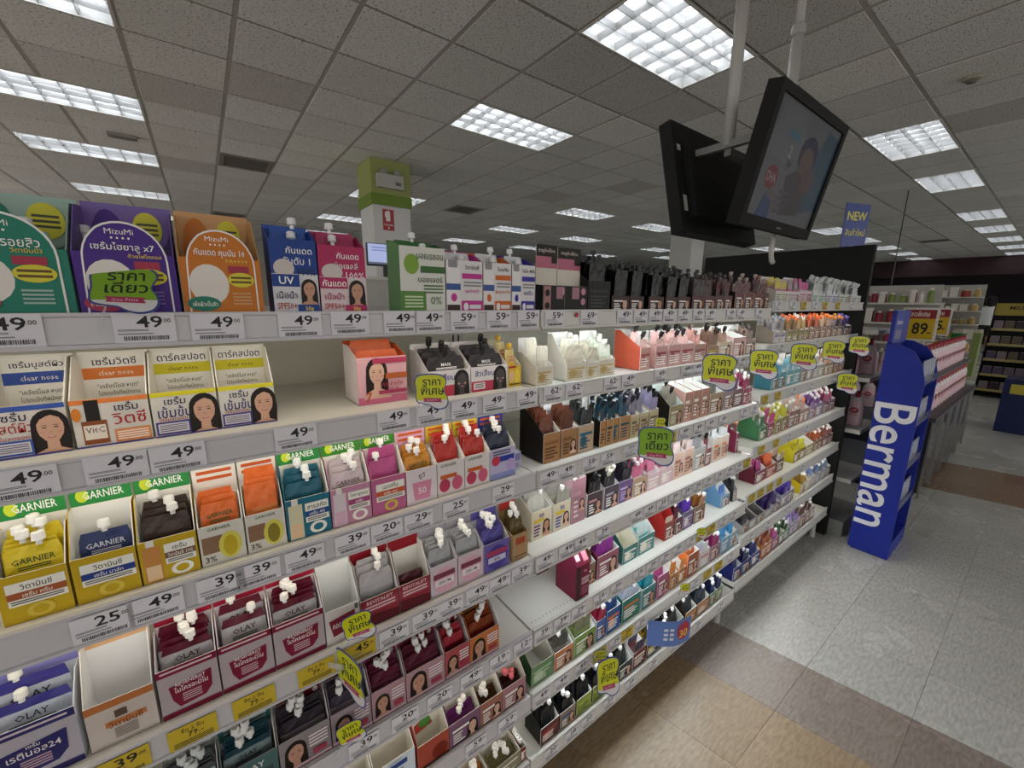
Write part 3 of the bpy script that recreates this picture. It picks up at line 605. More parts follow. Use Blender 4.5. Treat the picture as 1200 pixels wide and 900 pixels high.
for p0, p1, c, band, fp, sc, o, lb in (
    (0, 85, 'C9A81C', '2F8A44', garn('C9A81C', 'วิตามินซี', 'เซรั่ม ครีม', 'A85A32'), (5, 'D6BE22', 'C9A81C', 'F0F0EE', .100), dict(sn='yellow', st='GARNIER', stc='2A4A22'), 'yellow vitamin serum box with green header and five white caps'),
    (91, 168, 'C4A41E', '2F8A44', garn('C4A41E', 'วิตามินซี', 'เซรั่ม มาส์ก', '26408A'), (1, '22305E', '2A3A6E', 'F0F0EE', .094), dict(sn='navy', st='GARNIER', stc='C8CAD8'), 'yellow box with green header and one navy sachet'),
    (168, 237, 'C4A41E', '2F8A44', garn('C4A41E', 'เซรั่ม', 'วิตามินซี 10%', '7A5A4A', 'C88A48'), (3, '3A2A22', '4A3628', 'E8E6E4', .100), dict(sn='dark brown'), 'yellow box with green header and dark brown sachets'),
    (237, 291, 'D8D4CA', 'E6E2DC', T_(('text', 'GARNIER', .45, .9, .08, '2E5A30', .6), ('rect', .05, .3, .5, .72, '8A6A52'), ('ell', .66, .42, .26, .34, 'D8CE5A'), ('ell', .66, .4, .16, .26, 'C0A828'), ('text', '3%', .2, .16, .14, '3A3A34', .3)), (3, 'D86A2E', 'DDD8CE', None, .100), dict(sn='white and orange', st='GARNIER', stc='2E5A30'), 'torn white serum box with leaning sachets and yellow ampoule print'),
    (291, 338, 'D8D4CA', 'E6E2DC', T_(('text', 'GARNIER', .5, .9, .08, '2E5A30', .7), ('rect', .05, .3, .48, .72, '8A6A52'), ('ell', .68, .42, .26, .34, 'D8CE5A'), ('ell', .68, .4, .16, .26, '8A7A2A'), ('text', '3%', .2, .16, .14, '3A3A34', .3)), (4, 'D86A2E', 'C87838', None, .118), dict(sn='orange'), 'full white serum box with orange sachets and yellow ampoule print'),
    (338, 390, '1F6E86', '2F8A44', garn('1F6E86', 'สารสกัด', 'เซรั่ม 4%', '1E4A8A', 'D8D2B0'), (3, '1C5A6E', '1F6E86', 'E8ECEE', .104), dict(sn='teal blue'), 'teal blue serum box with green header on the third shelf'),
    (390, 437, 'C48AA6', '3E8A2E', garn('C48AA6', 'ไฮยาลูรอน', 'เซรั่ม', 'A84A7A', 'D9CCD2'), (4, 'C7B8BE', 'C48AA6', 'F2F0F0', .104), dict(sn='grey pink', st='GARNIER', stc='5A4A52'), 'soft pink serum box with green header and bottle print'),
    (437, 477, 'BE6490', '3E8A2E', garn('BE6490', 'เฉดสกิน', 'เซรั่ม เจล', 'C85A30'), (2, 'A8447C', 'BE6490', 'F2F0F0', .112), dict(sn='magenta'), 'deep pink box with green header and magenta sachets'),
    (477, 513, 'E2D6DA', 'D8A8C0', T_(('text', 'ยูวี', .5, .78, .2, '3A2A34', .5), ('poly', [(.25, .1), (.75, .1), (.82, .62), (.18, .62)], 'D88AA8'), ('text', '50', .5, .36, .18, 'F4ECEE', .4)), (4, 'C9862A', 'C8B8A8', 'F2F0F0', .104), dict(sn='orange grey', st='GARNIER', stc='2E4A2E'), 'pale pink sun lotion box with pink tumbler print'),
    (513, 545, 'DFD6D6', 'D8B03A', T_(('text', 'GARNIER', .4, .9, .09, '2E5A30', .6), ('rect', .1, .5, .7, .62, 'C8602A'), ('ell', .25, .3, .2, .2, 'B83A5A'), ('ell', .72, .3, .2, .22, 'C85A78')), (4, 'A82A22', 'DCD4D2', 'F2F0F0', .118), dict(sn='red and white'), 'white box with red topped sachets, left of its twin'),
    (545, 574, 'DFD6D6', 'D8C03A', T_(('text', 'GARNIER', .4, .9, .09, '2E5A30', .6), ('rect', .1, .5, .7, .62, 'C8602A'), ('ell', .25, .3, .2, .2, 'B83A5A'), ('ell', .72, .3, .2, .22, 'C85A78')), (4, 'A82A22', 'DCD4D2', 'F2F0F0', .118), dict(sn='red and white'), 'white box with red topped sachets, right of its twin'),
    (574, 604, 'B9B4D2', '2E3A8A', T_(('rect', .25, .56, .95, .74, '2A3A9A'), ('ell', .22, .62, .16, .16, 'C83A50'), ('ell', .8, .4, .18, .2, 'B8A0D0'), ('rect', 0, 0, 1, .2, '8A90C4'), ('lines', .1, .78, .8, .95, 2, '4A4A6A')), (4, '23283E', '8A8CA0', 'F2F0F0', .112), dict(sn='navy'), 'lilac blue box with navy sachets at the end of the row')):
    big = band in ('2F8A44', '3E8A2E')
    hbox(2, 0, p0, p1, '', c, .066 if p0 < 300 else .074, .150, d=.11, band=band, bf=.19 if big else .3, fp=fp, hp=GH if big else (lambda p: p.lines(.1, .3, .9, .8, 2, 'C85A2A')), sc=sc, label=lb, s='E8E4DA' if not big else c, hs=.12 if big else .1, **o) if p0 else hbox(2, 0, 0, 0, '', c, .066, .150, d=.11, band=band, bf=.19, fp=fp, hp=GH, sc=sc, label=lb, xr=(xat(4, 2, 0), xat(90, 2, 0)), hs=.11, **o)
o = thing('carton', 'flat lilac carton lying behind the navy sachets', 'carton', (.545, .75, deckz(2, 0) + .0005)); MB().box(0, 0, 0, .045, .12, .045, 'B4B0C8').build('body', 'carton', o)
pr = Print(.045, .045); pr.rect(.3, .5, .95, .9, '7A78A8').lines(.1, .1, .9, .4, 3, '6A6A80').build('print', o, (0, 0, 0))
# --- fourth shelf, near bay
def olay(c, grey, t1, strip, t0='OLAY'):
    return lambda p: (p.rect(0, .86, 1, 1, strip), p.lines(.06, .90, .92, .97, 1, 'D8C8CE'), p.poly([(.16, .62), (.88, .70), (.86, .34), (.74, .2), (.3, .16), (.2, .34)], strip if c != 'C9BDB4' else 'B89A80'), p.text(t1, .52, .52, .11, 'EFE6E6', .56), p.text('REGENERIST' if strip == '7A1232' else 'เซรั่ม', .52, .63, .07, 'EFE6E6', .5), p.lines(.36, .24, .68, .42, 4, 'C8A8B0'), p.rect(0, 0, 1, .1, strip if c != 'C9BDB4' else c))
hbox(3, 0, 0, 0, '', 'B4AEB8', .088, .160, xr=(xat(107, 3, 0) - .094, xat(107, 3, 0) - .004), d=.10, band='8A88CC', bf=.14, s='D8D8E4', i='DEE2EA', fp=olay('B4AEB8', 0, 'เรตินอล24', '2E2A66'), sc=(2, '3A3684', 'B4BAC8', 'EDECE8', .115), sn='violet and silver', st='OLAY', stc='23243A', split=.86, label='silver violet retinol box with two white-capped sachets, bottom left', hs=.12, split_=0)
hbox(3, 0, 0, 0, '', 'C9BDB4', .074, .160, xr=(xat(107, 3, 0), xat(189, 3, 0)), d=.10, band='E0B080', bf=.10, s='E6E2DA', i='E9E9EA', fp=lambda p: (p.rect(0, .84, 1, 1, 'B8703E'), p.rect(.4, .58, .58, .74, '5A4A40'), p.rect(.25, .42, .85, .54, 'C07A4A'), p.text('วิตามินซี', .54, .46, .14, '7A3A1A', .5), p.lines(.36, .12, .7, .36, 5, '8A7A70')), label='empty cream and orange vitamin box between violet and maroon boxes', hs=.14)
for p0, p1, lb, n_ in ((191, 262, 'maroon and silver moisturiser box with six white caps', 6), (262, 324, 'maroon and silver moisturiser box with two white caps', 2), (324, 383, 'maroon and silver serum box with five white caps', 5)):
    hbox(3, 0, p0, p1, '', 'B0A4A8', .086, .158, d=.105, band='A8203E', bf=.12, s='C8B8BE', i='E4DCE4', fp=olay('B0A4A8', 0, 'ไมโครอะมิโน', '7A1232'), sc=(n_, '571024', 'A8A6AA', 'F0EFEC', .124), sn='maroon and silver', st='OLAY', stc='241418', label=lb, hs=.12, split=.86)
hbox(3, 0, 383, 424, '', 'D2CCC8', .070, .150, d=.105, s='DCD8D4', i='DCDEDE', fp=lambda p: (p.poly([(.1, .7), (.85, .8), (.9, .3), (.2, .2)], '7A1A30'), p.text('คอลลาเจน', .5, .5, .14, 'E8D8D8', .6), p.rect(.86, .8, .96, .95, '5A5A5A')), label='empty white box with maroon label among the maroon boxes', hs=.12)
for p0, p1, lb, sc in ((424, 469, 'grey lifting serum box with dark red header and silver sachets', (3, 'A6A4A8', '8E8C92', 'EDECEA', .112)), (469, 505, 'grey lifting serum box with dark red header, nearly empty', (1, '4A1A24', '3A1A20', None, .076))):
    hbox(3, 0, p0, p1, '', '8E2A38', .062, .158, d=.105, band='7E1622', bf=.24, s='B0A8AA', i='D8D6D2', fp=lambda p: (p.rect(0, .5, 1, .82, 'A03848'), p.text('REVITALIFT', .5, .86, .12, 'E8D8DA', .8), p.lines(.1, .54, .9, .76, 2, 'E0C8CC'), p.poly([(0, 0), (1, 0), (1, .3), (0, .45)], '5A1420')), sc=sc, sn='silver', label=lb, hs=.12)
for p0, p1, c, lb, o in ((505, 537, 'CDBEC6', 'clear pink and silver ampoule box with round bottle print, left', {}), (537, 567, 'CDB8C2', 'clear pink and silver ampoule box with round bottle print, right', {}), (567, 597, '6A5FA8', 'violet ampoule box with eight white caps', dict(v=1))):
    hbox(3, 0, p0, p1, '', c, .074, .150, d=.105, band='8E8C98' if not o else '55509A', bf=.2, s='B8B4C4', i='C8C6CC', fp=lambda p, o=o: (p.ell(.5, .46, .42, .42, 'D8A8B8' if not o else '4A3E8E'), p.rect(.1, .55, .9, .72, '7A3A4A' if not o else 'A83A5A'), p.rect(.15, .3, .85, .5, 'E6DCE0' if not o else 'C8C4DC'), p.text('83%' if o else 'SERUM', .5, .4, .1, '3A2A3A', .5)), sc=(5 if not o else 7, '9A9CA0' if not o else '4E478E', 'B8AEB6' if not o else '6A5FA8', 'F2F2F2', .108), sn='silver' if not o else 'violet', label=lb, hs=.1)
hbox(3, 0, 600, 622, '', 'A88A66', .070, .140, d=.105, band='A8302E', bf=.2, s='B89A74', i='8A7652', fp=T_(('rect', .2, .6, .8, .85, 'A84A2E'), ('rect', .3, .1, .7, .55, 'B0845A'), ('lines', .1, .1, .9, .2, 1, '6A4A30')), sc=(5, '5A4A28', '7A6438', 'F2F2F0', .108), sn='olive gold', label='kraft gold box with red header at the end of the row', hs=.08)
# --- fifth shelf, near bay
for p0, p1, c, band, s1, cap, lb, fcx in (
    (200, 265, '8A9090', '9CA09A', ('4A4E50', 'A8B4B4'), 'D8DCDC', 'grey box of silver sachets with folded tops, bottom left', 'OLAY'),
    (265, 330, '4A6A6A', '3E7A7A', ('163A44', '7A8A8C'), 'EDECEA', 'dark teal serum box with six white caps', 'OLAY'),
    (330, 390, '8E868A', '8A868A', ('2E2A32', '8E8488'), 'EDECEA', 'grey mask box with black-haired portrait and five white caps', 'face'),
    (390, 437, '9A8A92', '84808A', ('3E3844', '9A8890'), 'EDECEA', 'grey mauve mask box behind the narrow yellow price sign', 'face'),
    (437, 477, 'B08A92', 'B04A72', ('571A30', '8E4A62'), 'EDECEA', 'rose pink mask box with portrait and five white caps, left', 'face'),
    (477, 522, 'B08A92', 'A83A62', ('571A30', '8E4A62'), 'EDECEA', 'rose pink mask box with portrait and six white caps, right', 'face'),
    (522, 551, 'A84A50', 'B8B4B4', ('9A2A36', '7A1A28'), 'EDECEA', 'red face cream box with smiling portrait and three white caps', 'face'),
    (551, 585, 'C0703A', 'D89A2A', ('7A3414', '8E2A20'), 'EDECEA', 'orange face cream box with portrait and four white caps', 'face')):
    def fp(p, fcx=fcx, c=c):
        if fcx == 'face': p.face(.3, .5, .24, skin='C0917C'); p.lines(.56, .45, .94, .85, 4, 'EDE0E2'); p.rect(0, 0, 1, .14, 'C8A8AE'); p.rect(.62, .2, .9, .36, 'A03A50')
        else: p.rect(.1, .1, .9, .6, '3A4A4C'); p.lines(.2, .2, .8, .5, 3, 'C8D0D0'); p.text('OLAY', .5, .78, .16, 'EDECEA', .6)
    hbox(4, 0, p0, p1, '', c, .072, .150, d=.11, band=band, bf=.26, s=c, i='D9D2D4', fp=fp, hp=lambda p, f=fcx: (p.rect(.62, .2, .95, .85, '7A1A2A'), p.ell(.85, .5, .06, .2, 'EDE6E6', 8), p.lines(.06, .3, .55, .8, 2, '5A2A34')) if f == 'face' else p.lines(.1, .3, .9, .8, 2, 'C8D0D0'),
         sc=(6 if 'six' in lb else 3 if 'three' in lb else 4 if 'four' in lb else 5, s1[0], s1[1], cap, .108), sn=lb.split()[0], st='OLAY' if fcx == 'OLAY' else None, stc='1A2426', label=lb, hs=.11, split=.86 if fcx == 'OLAY' else .7)
# --- sixth and bottom shelf, near bay
for p0, p1, c, s_, sc, lb, fp in (
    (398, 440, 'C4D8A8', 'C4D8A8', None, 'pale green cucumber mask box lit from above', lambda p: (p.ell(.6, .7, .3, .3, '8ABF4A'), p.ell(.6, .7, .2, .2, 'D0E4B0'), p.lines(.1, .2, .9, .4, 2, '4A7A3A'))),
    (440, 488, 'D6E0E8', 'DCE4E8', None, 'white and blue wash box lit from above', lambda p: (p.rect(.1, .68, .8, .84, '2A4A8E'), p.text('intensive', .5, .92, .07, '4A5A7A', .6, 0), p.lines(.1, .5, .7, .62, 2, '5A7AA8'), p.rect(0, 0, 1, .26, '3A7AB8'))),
    (490, 527, 'A84A3A', 'B4463A', None, 'red watermelon mask box with green melon slice', lambda p: (p.ell(.7, .35, .26, .3, '7A2418'), p.rect(0, 0, 1, .1, '5A3A2A'))),
    (527, 563, '7E5A76', '5A2A56', (4, '6A2A6A', '8E4A8A', 'EDECEA', .094), 'purple sachet box with portrait and white caps', None),
    (563, 589, 'A06A5A', '4A2A22', (5, '4A3018', '5A2420', 'EDECEA', .100), 'brown sachet box with white and coral caps', None),
    (589, 616, 'A87A84', '5A3A40', (4, '3A1A1E', '4A2428', 'E0727A', .100), 'dusty pink sachet box with coral caps', None)):
    hbox(5, 0, p0, p1, '', c, .12 if sc is None and s_ != 'B4463A' else .068, .134, d=.11, s=s_, i='D8D4CC', fp=fp, sc=sc, label=lb, ap='p', sn=lb.split()[0], ip=(lambda p: (p.poly([(.2, .5), (.75, .6), (.6, .98), (.15, .8)], 'B83A30'), p.ell(.5, .76, .2, .16, '4A8A3A'))) if s_ == 'B4463A' else None, hs=.1)
for p0, p1, c, sc, lb in ((545, 575, 'C8B49A', (7, 'B4703A', 'D8C8B0', 'EDECEA', .11), 'cream box of orange sachets with white wing caps, bottom shelf'), (575, 610, '8A8268', (8, '7A7450', '9A9070', 'EDECEA', .12), 'olive beige box crammed with sachets, bottom shelf'), (610, 631, '7A2A24', (5, '1A1A1C', '26262A', 'EDECEA', .10), 'black sachet box with red fruit label, bottom shelf')):
    hbox(6, 0, p0, p1, '', c, .05, .12, d=.12, s=c, i='D8D4CC', sc=sc, label=lb, ap='e', sn=lb.split()[0], hs=.06)
# --- middle and far bay.  (px0, px1, look, front, side, front height, header height, sachets, options)
D0 = 'EFEDE8'
BK, BR = '0C0B0C', '4A2A26'
ROWS = {
(0, 1): [
 (636, 661, 'black mascara', BK, BK, .060, .152, None, dict(i='D8D0C4', band='B86A80', bf=.34, hp=lambda p: (p.rect(0, .5, 1, 1, '1A1614'), p.text('maybelline', .5, .74, .24, 'C8B8B0', .8), p.rect(.72, .22, 1, .62, '1A1614')), fp=lambda p: (p.rect(.02, .05, .34, .97, 'A87878'), p.ell(.18, .72, .11, .13, '1A1214'), p.ell(.18, .24, .11, .13, '1A1214'), p.rect(.6, .5, .92, .96, 'A87888'), p.ell(.95, .8, .05, .16, 'C88AA0')), hs=.062, d=.03)),
 (661, 688, 'black mascara', BK, BK, .060, .150, None, dict(i='D8D0C4', band='B86A80', bf=.34, hp=lambda p: (p.rect(0, .5, 1, 1, '1A1614'), p.text('maybelline', .5, .74, .24, 'C8B8B0', .8), p.rect(.72, .22, 1, .62, '1A1614')), fp=lambda p: (p.rect(.3, .5, .62, .96, 'A87888'), p.ell(.8, .8, .1, .14, 'C88AA0'), p.ell(.8, .4, .1, .14, 'C88AA0')), hs=.062, d=.03)),
 (688, 714, 'plain black high-sided', '0C0C0D', '0D0D0F', .075, .115, (3, '0C0C0D', '0A0A0B', '0E0E10', .125), dict(fg='3A3A3C', ac='2A2A2C', hs=.112, i='0D0D0E')),
 (716, 737, 'black and rosewood mask', '3A2426', BK, .040, .10, (4, '0D0D0E', '141416', '101012', .112), dict(ap='p', i='0C0C0D')), (737, 754, 'black and rosewood mask', '3A2426', BK, .040, .10, (4, '0D0D0E', '141416', '101012', .112), dict(ap='p', i='0C0C0D')),
 (759, 777, 'black and rosewood mask', '4A2E2E', BK, .040, .10, (4, '0D0D0E', '151517', '101012', .108), dict(ap='p', i='0C0C0D')), (779, 793, 'black and rosewood mask', '4A2E2E', BK, .040, .10, (4, '0D0D0E', '151517', '101012', .108), dict(ap='p', i='0C0C0D')), (793, 808, 'black and rosewood mask', '4A2E2E', BK, .042, .10, (4, '0E0E10', '151517', '101012', .108), dict(ap='p', i='0C0C0D')),
 (810, 824, 'dark brown mask', '5A3230', BK, .045, .10, (3, '241616', '2A1A1A', '221616', .104), dict(ap='p', i='8A8280')), (824, 838, 'dark brown mask', '5A3230', BK, .045, .10, (3, '321A1C', '3A2020', '221616', .104), dict(ap='p', i='8A8280')), (838, 857, 'dark brown mask', '5A3230', '1E1416', .048, .10, (3, '5A2E32', '3A2020', '2A1E20', .104), dict(ap='p', i='9A928E')),
 (860, 871, 'wine brown mask', '6A3A38', '2A1618', .062, .098, (2, '5A2E32', '6A3638', 'A89890', .092), dict(ap='p')), (871, 882, 'wine brown mask', '6A3A38', '2A1618', .062, .098, (2, '5A2E32', '6A3638', 'A89890', .092), dict(ap='p')), (882, 894, 'wine brown mask', '6A3A38', '2A1618', .062, .098, (2, '5A2E32', '6A3638', 'A89890', .092), dict(ap='p')), (895, 906, 'wine brown mask', '6A3A38', '2A1618', .062, .098, (2, '5A2E32', '6A3638', '9A5A5A', .092), dict(ap='p'))],
(0, 2): [
 (908, 923, 'white and yellow sample', 'D8D2C8', 'C8C2B8', .045, .105, (2, 'C8B84A', 'B85A8A', None, .09), dict(fg='7A7A70')), (923, 936, 'white and pink sample', 'DDD2D6', 'CFC4C8', .045, .100, (2, 'A89AA0', 'C85A8E', None, .085), dict(fg='8A6A78')), (936, 950, 'pink and white wedge', 'D8C4CE', 'E0D8DA', .05, .11, (2, 'C8508E', 'B0A8AA', None, .08), dict(fg='A84A7A')),
 (951, 966, 'clear white tube', 'D2D6D4', 'CFD2D0', .045, .06, (6, 'B8C0BE', 'D0D6D4', 'DDE2E2', .095), dict(fg='5A9A8A', kind='long')), (967, 981, 'clear white tube', 'D2D4DA', 'CFD2D0', .045, .06, (6, 'B8BCC0', 'D0D2D8', 'DDE2E2', .095), dict(fg='5A5A9A', kind='long')), (982, 996, 'clear white tube', 'D2D6D0', 'CFD2D0', .045, .06, (6, 'A8B0A8', 'C8CEC8', 'DDE2E2', .092), dict(fg='4A6A4A', kind='long')), (997, 1010, 'clear white tube', 'D2D4D4', 'CFD2D0', .040, .06, (5, 'B8BCC0', 'D0D2D8', 'DDE2E2', .082), dict(fg='5A6A7A', kind='long'))],
(1, 1): [
 (628, 648, 'cream and gold', 'D2CAB8', 'D9D2C4', .046, .110, (2, 'DDD6C2', 'CFC6B0', None, .10), dict(ac='BFA26A', fg='A08850', ap='e', sn='cream', d=.11)),
 (663, 687, 'cream and gold high-sided', 'D2CAB8', 'DDD8CC', .046, .120, (3, 'DDD6C2', 'CFC6B0', 'E6E0D0', .096), dict(ac='BFA26A', fg='A08850', ap='e', sn='cream', hs=.118, d=.12)), (687, 700, 'cream and gold', 'D2CAB8', 'C8C0AE', .042, .105, (3, 'CFC8B2', 'D8D0BE', None, .082), dict(ac='BFA26A', fg='A08850', ap='e', ln=2)), (700, 720, 'cream and gold', 'D2CAB8', 'C8C0AE', .046, .120, (5, 'DDE0D0', 'C8C8B0', 'E8E8DE', .082), dict(ac='BFA26A', fg='A08850', ap='e')),
 (749, 761, 'peach pink with red side', 'C79A94', 'D8644A', .068, .118, (2, 'D8B0A8', 'C8908A', '2A2624', .092), dict(hs=.116, ys=.8, d=.14, kind='long', ac='A8524E', ap='e')),
 (767, 781, 'peach pink', 'C89A96', 'D4B4AE', .068, .110, (2, 'D8B0A8', 'C8908A', '1E1C1C', .095), dict(kind='long', ac='9A4446', ap='e', sn='peach')), (782, 797, 'peach pink', 'C89A96', 'D4B4AE', .068, .110, (3, 'D8B0A8', 'C8908A', '1E1C1C', .095), dict(kind='long', ac='9A4446', ap='e', sn='peach')), (797, 812, 'peach pink', 'C89A96', 'D4B4AE', .068, .112, (3, 'C8A098', 'C8908A', '1E1C1C', .095), dict(kind='long', ac='9A4446', ap='e', sn='peach')), (812, 826, 'rose brown', 'B08A80', 'BF9A90', .062, .112, (2, 'C08A80', 'B08078', '6A4A40', .09), dict(ap='e', ac='8A5048')),
 (828, 841, 'tan with black capped', '9A7A66', '8E6E5A', .05, .110, (4, '8A6A58', '9A7A68', '1C1A18', .096), dict(kind='long', ac='B8A83A')), (841, 856, 'cream portrait', 'CFC0A8', 'D8CCB8', .06, .112, (2, '8A6A58', 'A88A74', '22201E', .1), dict(ap='p', kind='long')), (857, 872, 'pale rose', 'CFA8A6', 'D8B8B4', .072, .115, None, dict(ap='p')), (872, 884, 'taupe portrait', '9A8478', '8A7468', .06, .115, (3, '7A6458', '8A7468', '3A3430', .1), dict(ap='p')), (885, 903, 'grey beige', 'A09488', '8E8276', .06, .115, (3, '6A5E56', '8A7E74', '4A4440', .1), dict(ap='p'))],
(1, 2): [
 (906, 920, 'grey and lilac', 'B0A8A8', '9A8E84', .05, .11, (3, '8E8A90', 'A8A0A4', '7A8A9A', .1), dict(ac='6A6AA0')), (921, 934, 'olive brown', '8A7E5E', '7E6E50', .05, .115, (4, '9A7A50', '8A7A58', 'D86A3A', .1), dict(ac='B8B04A')), (935, 947, 'olive brown', '8A7E5E', '7E6E50', .05, .115, (4, 'A88A5A', '8A7A58', 'E0D8D0', .1), dict(ac='B8B04A')), (948, 960, 'brown rose', '9A7A6A', '8A6A5A', .05, .115, (4, 'B85A3A', '8A6A5A', 'E0602E', .1), dict(ap='p')), (961, 973, 'brown rose', '9A7A6A', '8A6A5A', .05, .115, (4, 'C8A88A', '8A6A5A', 'E07A2E', .1), dict(ap='p')), (974, 986, 'grey brown', '7E6A66', '6A5650', .05, .11, (4, '8A7A80', '6A5A5E', 'E08A2E', .095), dict(ap='p')), (987, 1002, 'dark violet', '5A4A5E', '4A3A4E', .05, .11, (4, '5A4880', '4A3A5E', '6A5AA8', .095), dict(ap='p'))],
(2, 1): [
 (636, 656, 'kraft brown with black side', 'A87A4E', '18130F', .066, .135, (5, '5A3020', '8A5A40', None, .086), dict(hs=.13, ys=.75, i='E0DAD0', fg='5A3A20', ac='8A5E38', ln=4, sn='dark copper')), (657, 676, 'kraft brown', 'A67A50', '9A7048', .066, .13, (5, '5A3426', '9A6A4A', None, .084), dict(fg='5A3A20', ac='8A5E38', sn='copper', ln=4)), (677, 695, 'pale tan', 'B89E84', 'AA9078', .066, .13, (4, '30302E', '4A6A78', '1A1E20', .092), dict(fg='2A4A5A', ac='2E6A80', ap='e', kind='long')),
 (702, 709, 'kraft tan with black portrait side', 'B4824E', '1A1512', .064, .13, (3, '1E3A48', '4A8088', '12181A', .092), dict(fg='3A2A1A', kind='long', ac='8A5E38', ap='l', hs=.09)), (710, 717, 'kraft tan', 'B4824E', 'A67644', .064, .13, (3, '1A4454', '4A8088', '12181A', .09), dict(fg='2A2A2A', kind='long', ap='l')), (717, 724, 'kraft tan with blue dots', 'B4824E', 'A67644', .064, .13, (3, '123848', '3A7480', '12181A', .09), dict(fg='1E5A70', ac='1E5A70', kind='long', ap='e')), (725, 737, 'kraft tan', 'AE8252', 'A07648', .064, .125, (4, '2A4858', '4A7E8A', '181C20', .09), dict(fg='2A4A5A', kind='long')),
 (738, 748, 'champagne', 'C2B08A', 'B4A27E', .060, .12, (3, '6A6470', '8A8490', '1E1C22', .092), dict(fg='6A5A40', kind='long')), (749, 759, 'champagne', 'BEB08E', 'B4A27E', .060, .12, (3, '6A6470', '8A8490', '1E1C22', .092), dict(fg='6A5A40', kind='long')), (760, 770, 'champagne', 'BEB08E', 'B0A07E', .062, .12, (3, '8A84A0', '9A94A8', '16161A', .098), dict(fg='6A5A40', kind='long')),
 (783, 799, 'olive glass', '9A8E6A', '1A1614', .058, .135, (2, '7A7468', '8E866E', '1C1C1C', .09), dict(fg='DDD6C0', kind='long', i='DCE6E0', hs=.12)), (800, 809, 'rose portrait', 'B88878', 'C89A8E', .088, .135, None, dict(ap='p', d=.10)), (810, 819, 'rose portrait', 'B08272', 'BC8E80', .088, .135, None, dict(ap='p')), (820, 829, 'rose portrait', 'B08272', 'BC8E80', .088, .132, None, dict(ap='p')), (830, 846, 'beige oval portrait', 'A88E78', '9A806A', .065, .125, (2, '5A5E4E', '8A7A68', None, .10), dict(ap='p')), (847, 858, 'mauve grey', '9A868A', '8A767A', .065, .125, (2, '8A767E', '9A8A90', None, .095), dict(ap='p')), (859, 868, 'dark plum', '7A5A62', '6A4A52', .06, .12, (2, '6A4450', '8A5A66', 'D8B0B4', .1), {}), (869, 884, 'crimson pink', '9A3A56', '8A2E4A', .055, .125, (3, 'A83260', 'B84A70', 'E8E4E0', .10), {}), (885, 897, 'crimson and grey', '8E6A70', '7E5A60', .06, .12, (2, 'A04060', '9A7A80', None, .095), {})],
(2, 2): [
 (903, 919, 'turquoise', '5A9AA8', '4A90A2', .06, .13, (3, '4AA0C0', '7AB8C4', 'E8E8E4', .10), {}), (920, 936, 'turquoise and white', '6AA4AE', '9AC8D2', .06, .13, (2, '8AC0D0', 'C8DCE0', None, .11), {}), (937, 951, 'grey silver', '9A9696', '8A8686', .055, .12, (4, '8E8E90', 'A09A9A', '9A9A9E', .1), {}), (952, 964, 'pale grey', 'B0ACA6', 'A09C96', .055, .12, (4, 'B0B0AC', 'C0BCB4', 'E0E0DC', .1), {}), (965, 975, 'peach and brown', 'A88A70', 'B89A80', .055, .12, (3, 'D8B088', 'A88A70', None, .1), {}), (976, 988, 'amber brown', '9A7048', '8A6040', .055, .12, (3, 'C08A3A', '9A7048', None, .1), {})],
(3, 1): [
 (622, 646, 'white and yellow foundation', 'D8CCB0', 'E6E2D6', .07, .145, (2, 'B8B4AA', 'C4B89A', 'E6E4E0', .115), dict(ap='p', fg='5A3A7A', ac='D8B82A', t='BB', d=.11)), (648, 668, 'white and yellow foundation', 'D8CCB0', 'E0DCD0', .07, .145, (2, '9A968C', 'B8B09A', 'E6E4E0', .115), dict(ap='p', fg='3A4A9A', ac='D8B82A', t='BB', d=.11)), (669, 685, 'tall mauve portrait', 'A87A86', 'C8A8B0', .115, .15, (2, 'A8707C', '8A5A66', 'F0EEEA', .118), dict(ap='p', fg='E0C8CC', ac='B88A96')),
 (687, 705, 'black and pink', '4A3A40', 'C8C4C0', .062, .14, (5, '1E1C1E', '6A4A50', '1A1A1A', .112), dict(kind='long', ap='p', ac='C08A96')), (707, 724, 'black and lilac', '4E4652', 'BEB0B4', .062, .14, (5, '2A282A', '5A5450', 'E0DAC8', .112), dict(kind='long', ap='p', ac='B0A0B0')), (724, 740, 'violet portrait', '6E5486', '7A6A80', .062, .135, (5, '24202A', '4A3A5A', '2A2A30', .11), dict(kind='long', ap='p', fg='C8B0D8')), (741, 757, 'tan and pink', 'B89A7A', 'C8A88E', .055, .125, (4, 'C86A8A', 'C8B8B0', 'E8D8DA', .105), dict(ap='p')), (758, 772, 'pale pink striped', 'D8B8BE', 'E4C8CC', .05, .12, (4, 'C8708E', 'D8C0C4', '2A2426', .10), dict(kind='long')), (773, 787, 'pale pink striped', 'D8B8BE', 'E4C8CC', .05, .12, (4, 'A84A6A', 'D8C0C4', '2A2426', .10), dict(kind='long')), (788, 811, 'peach portrait', 'E0C0AE', 'E8D4C8', .085, .135, (3, 'DCC8C4', 'C8A8A8', '1E1A1A', .115), dict(ap='p', fg='A86A60', kind='long')), (812, 825, 'silver grey portrait', 'B4B4B2', 'C8C6C4', .075, .13, (4, '8A8A8C', 'A8A8A8', '1A1A1A', .112), dict(ap='p', kind='long')), (826, 832, 'dark red', '8A4A50', '7A3A42', .06, .12, (2, '7A2E3A', '9A5A60', '1A1A1A', .1), dict(kind='long')), (834, 852, 'white and orange portrait', 'D8C8B8', 'E0DCD4', .085, .135, (5, 'C8CCCC', 'DCDCD8', 'E87A2E', .115), dict(ap='p', ac='E0743A', fg='C85A2A')), (861, 870, 'maroon', '7A2E46', '862E4C', .075, .13, (2, '7A2A44', '8A3A54', 'E8905A', .11), {})],
(3, 2): [
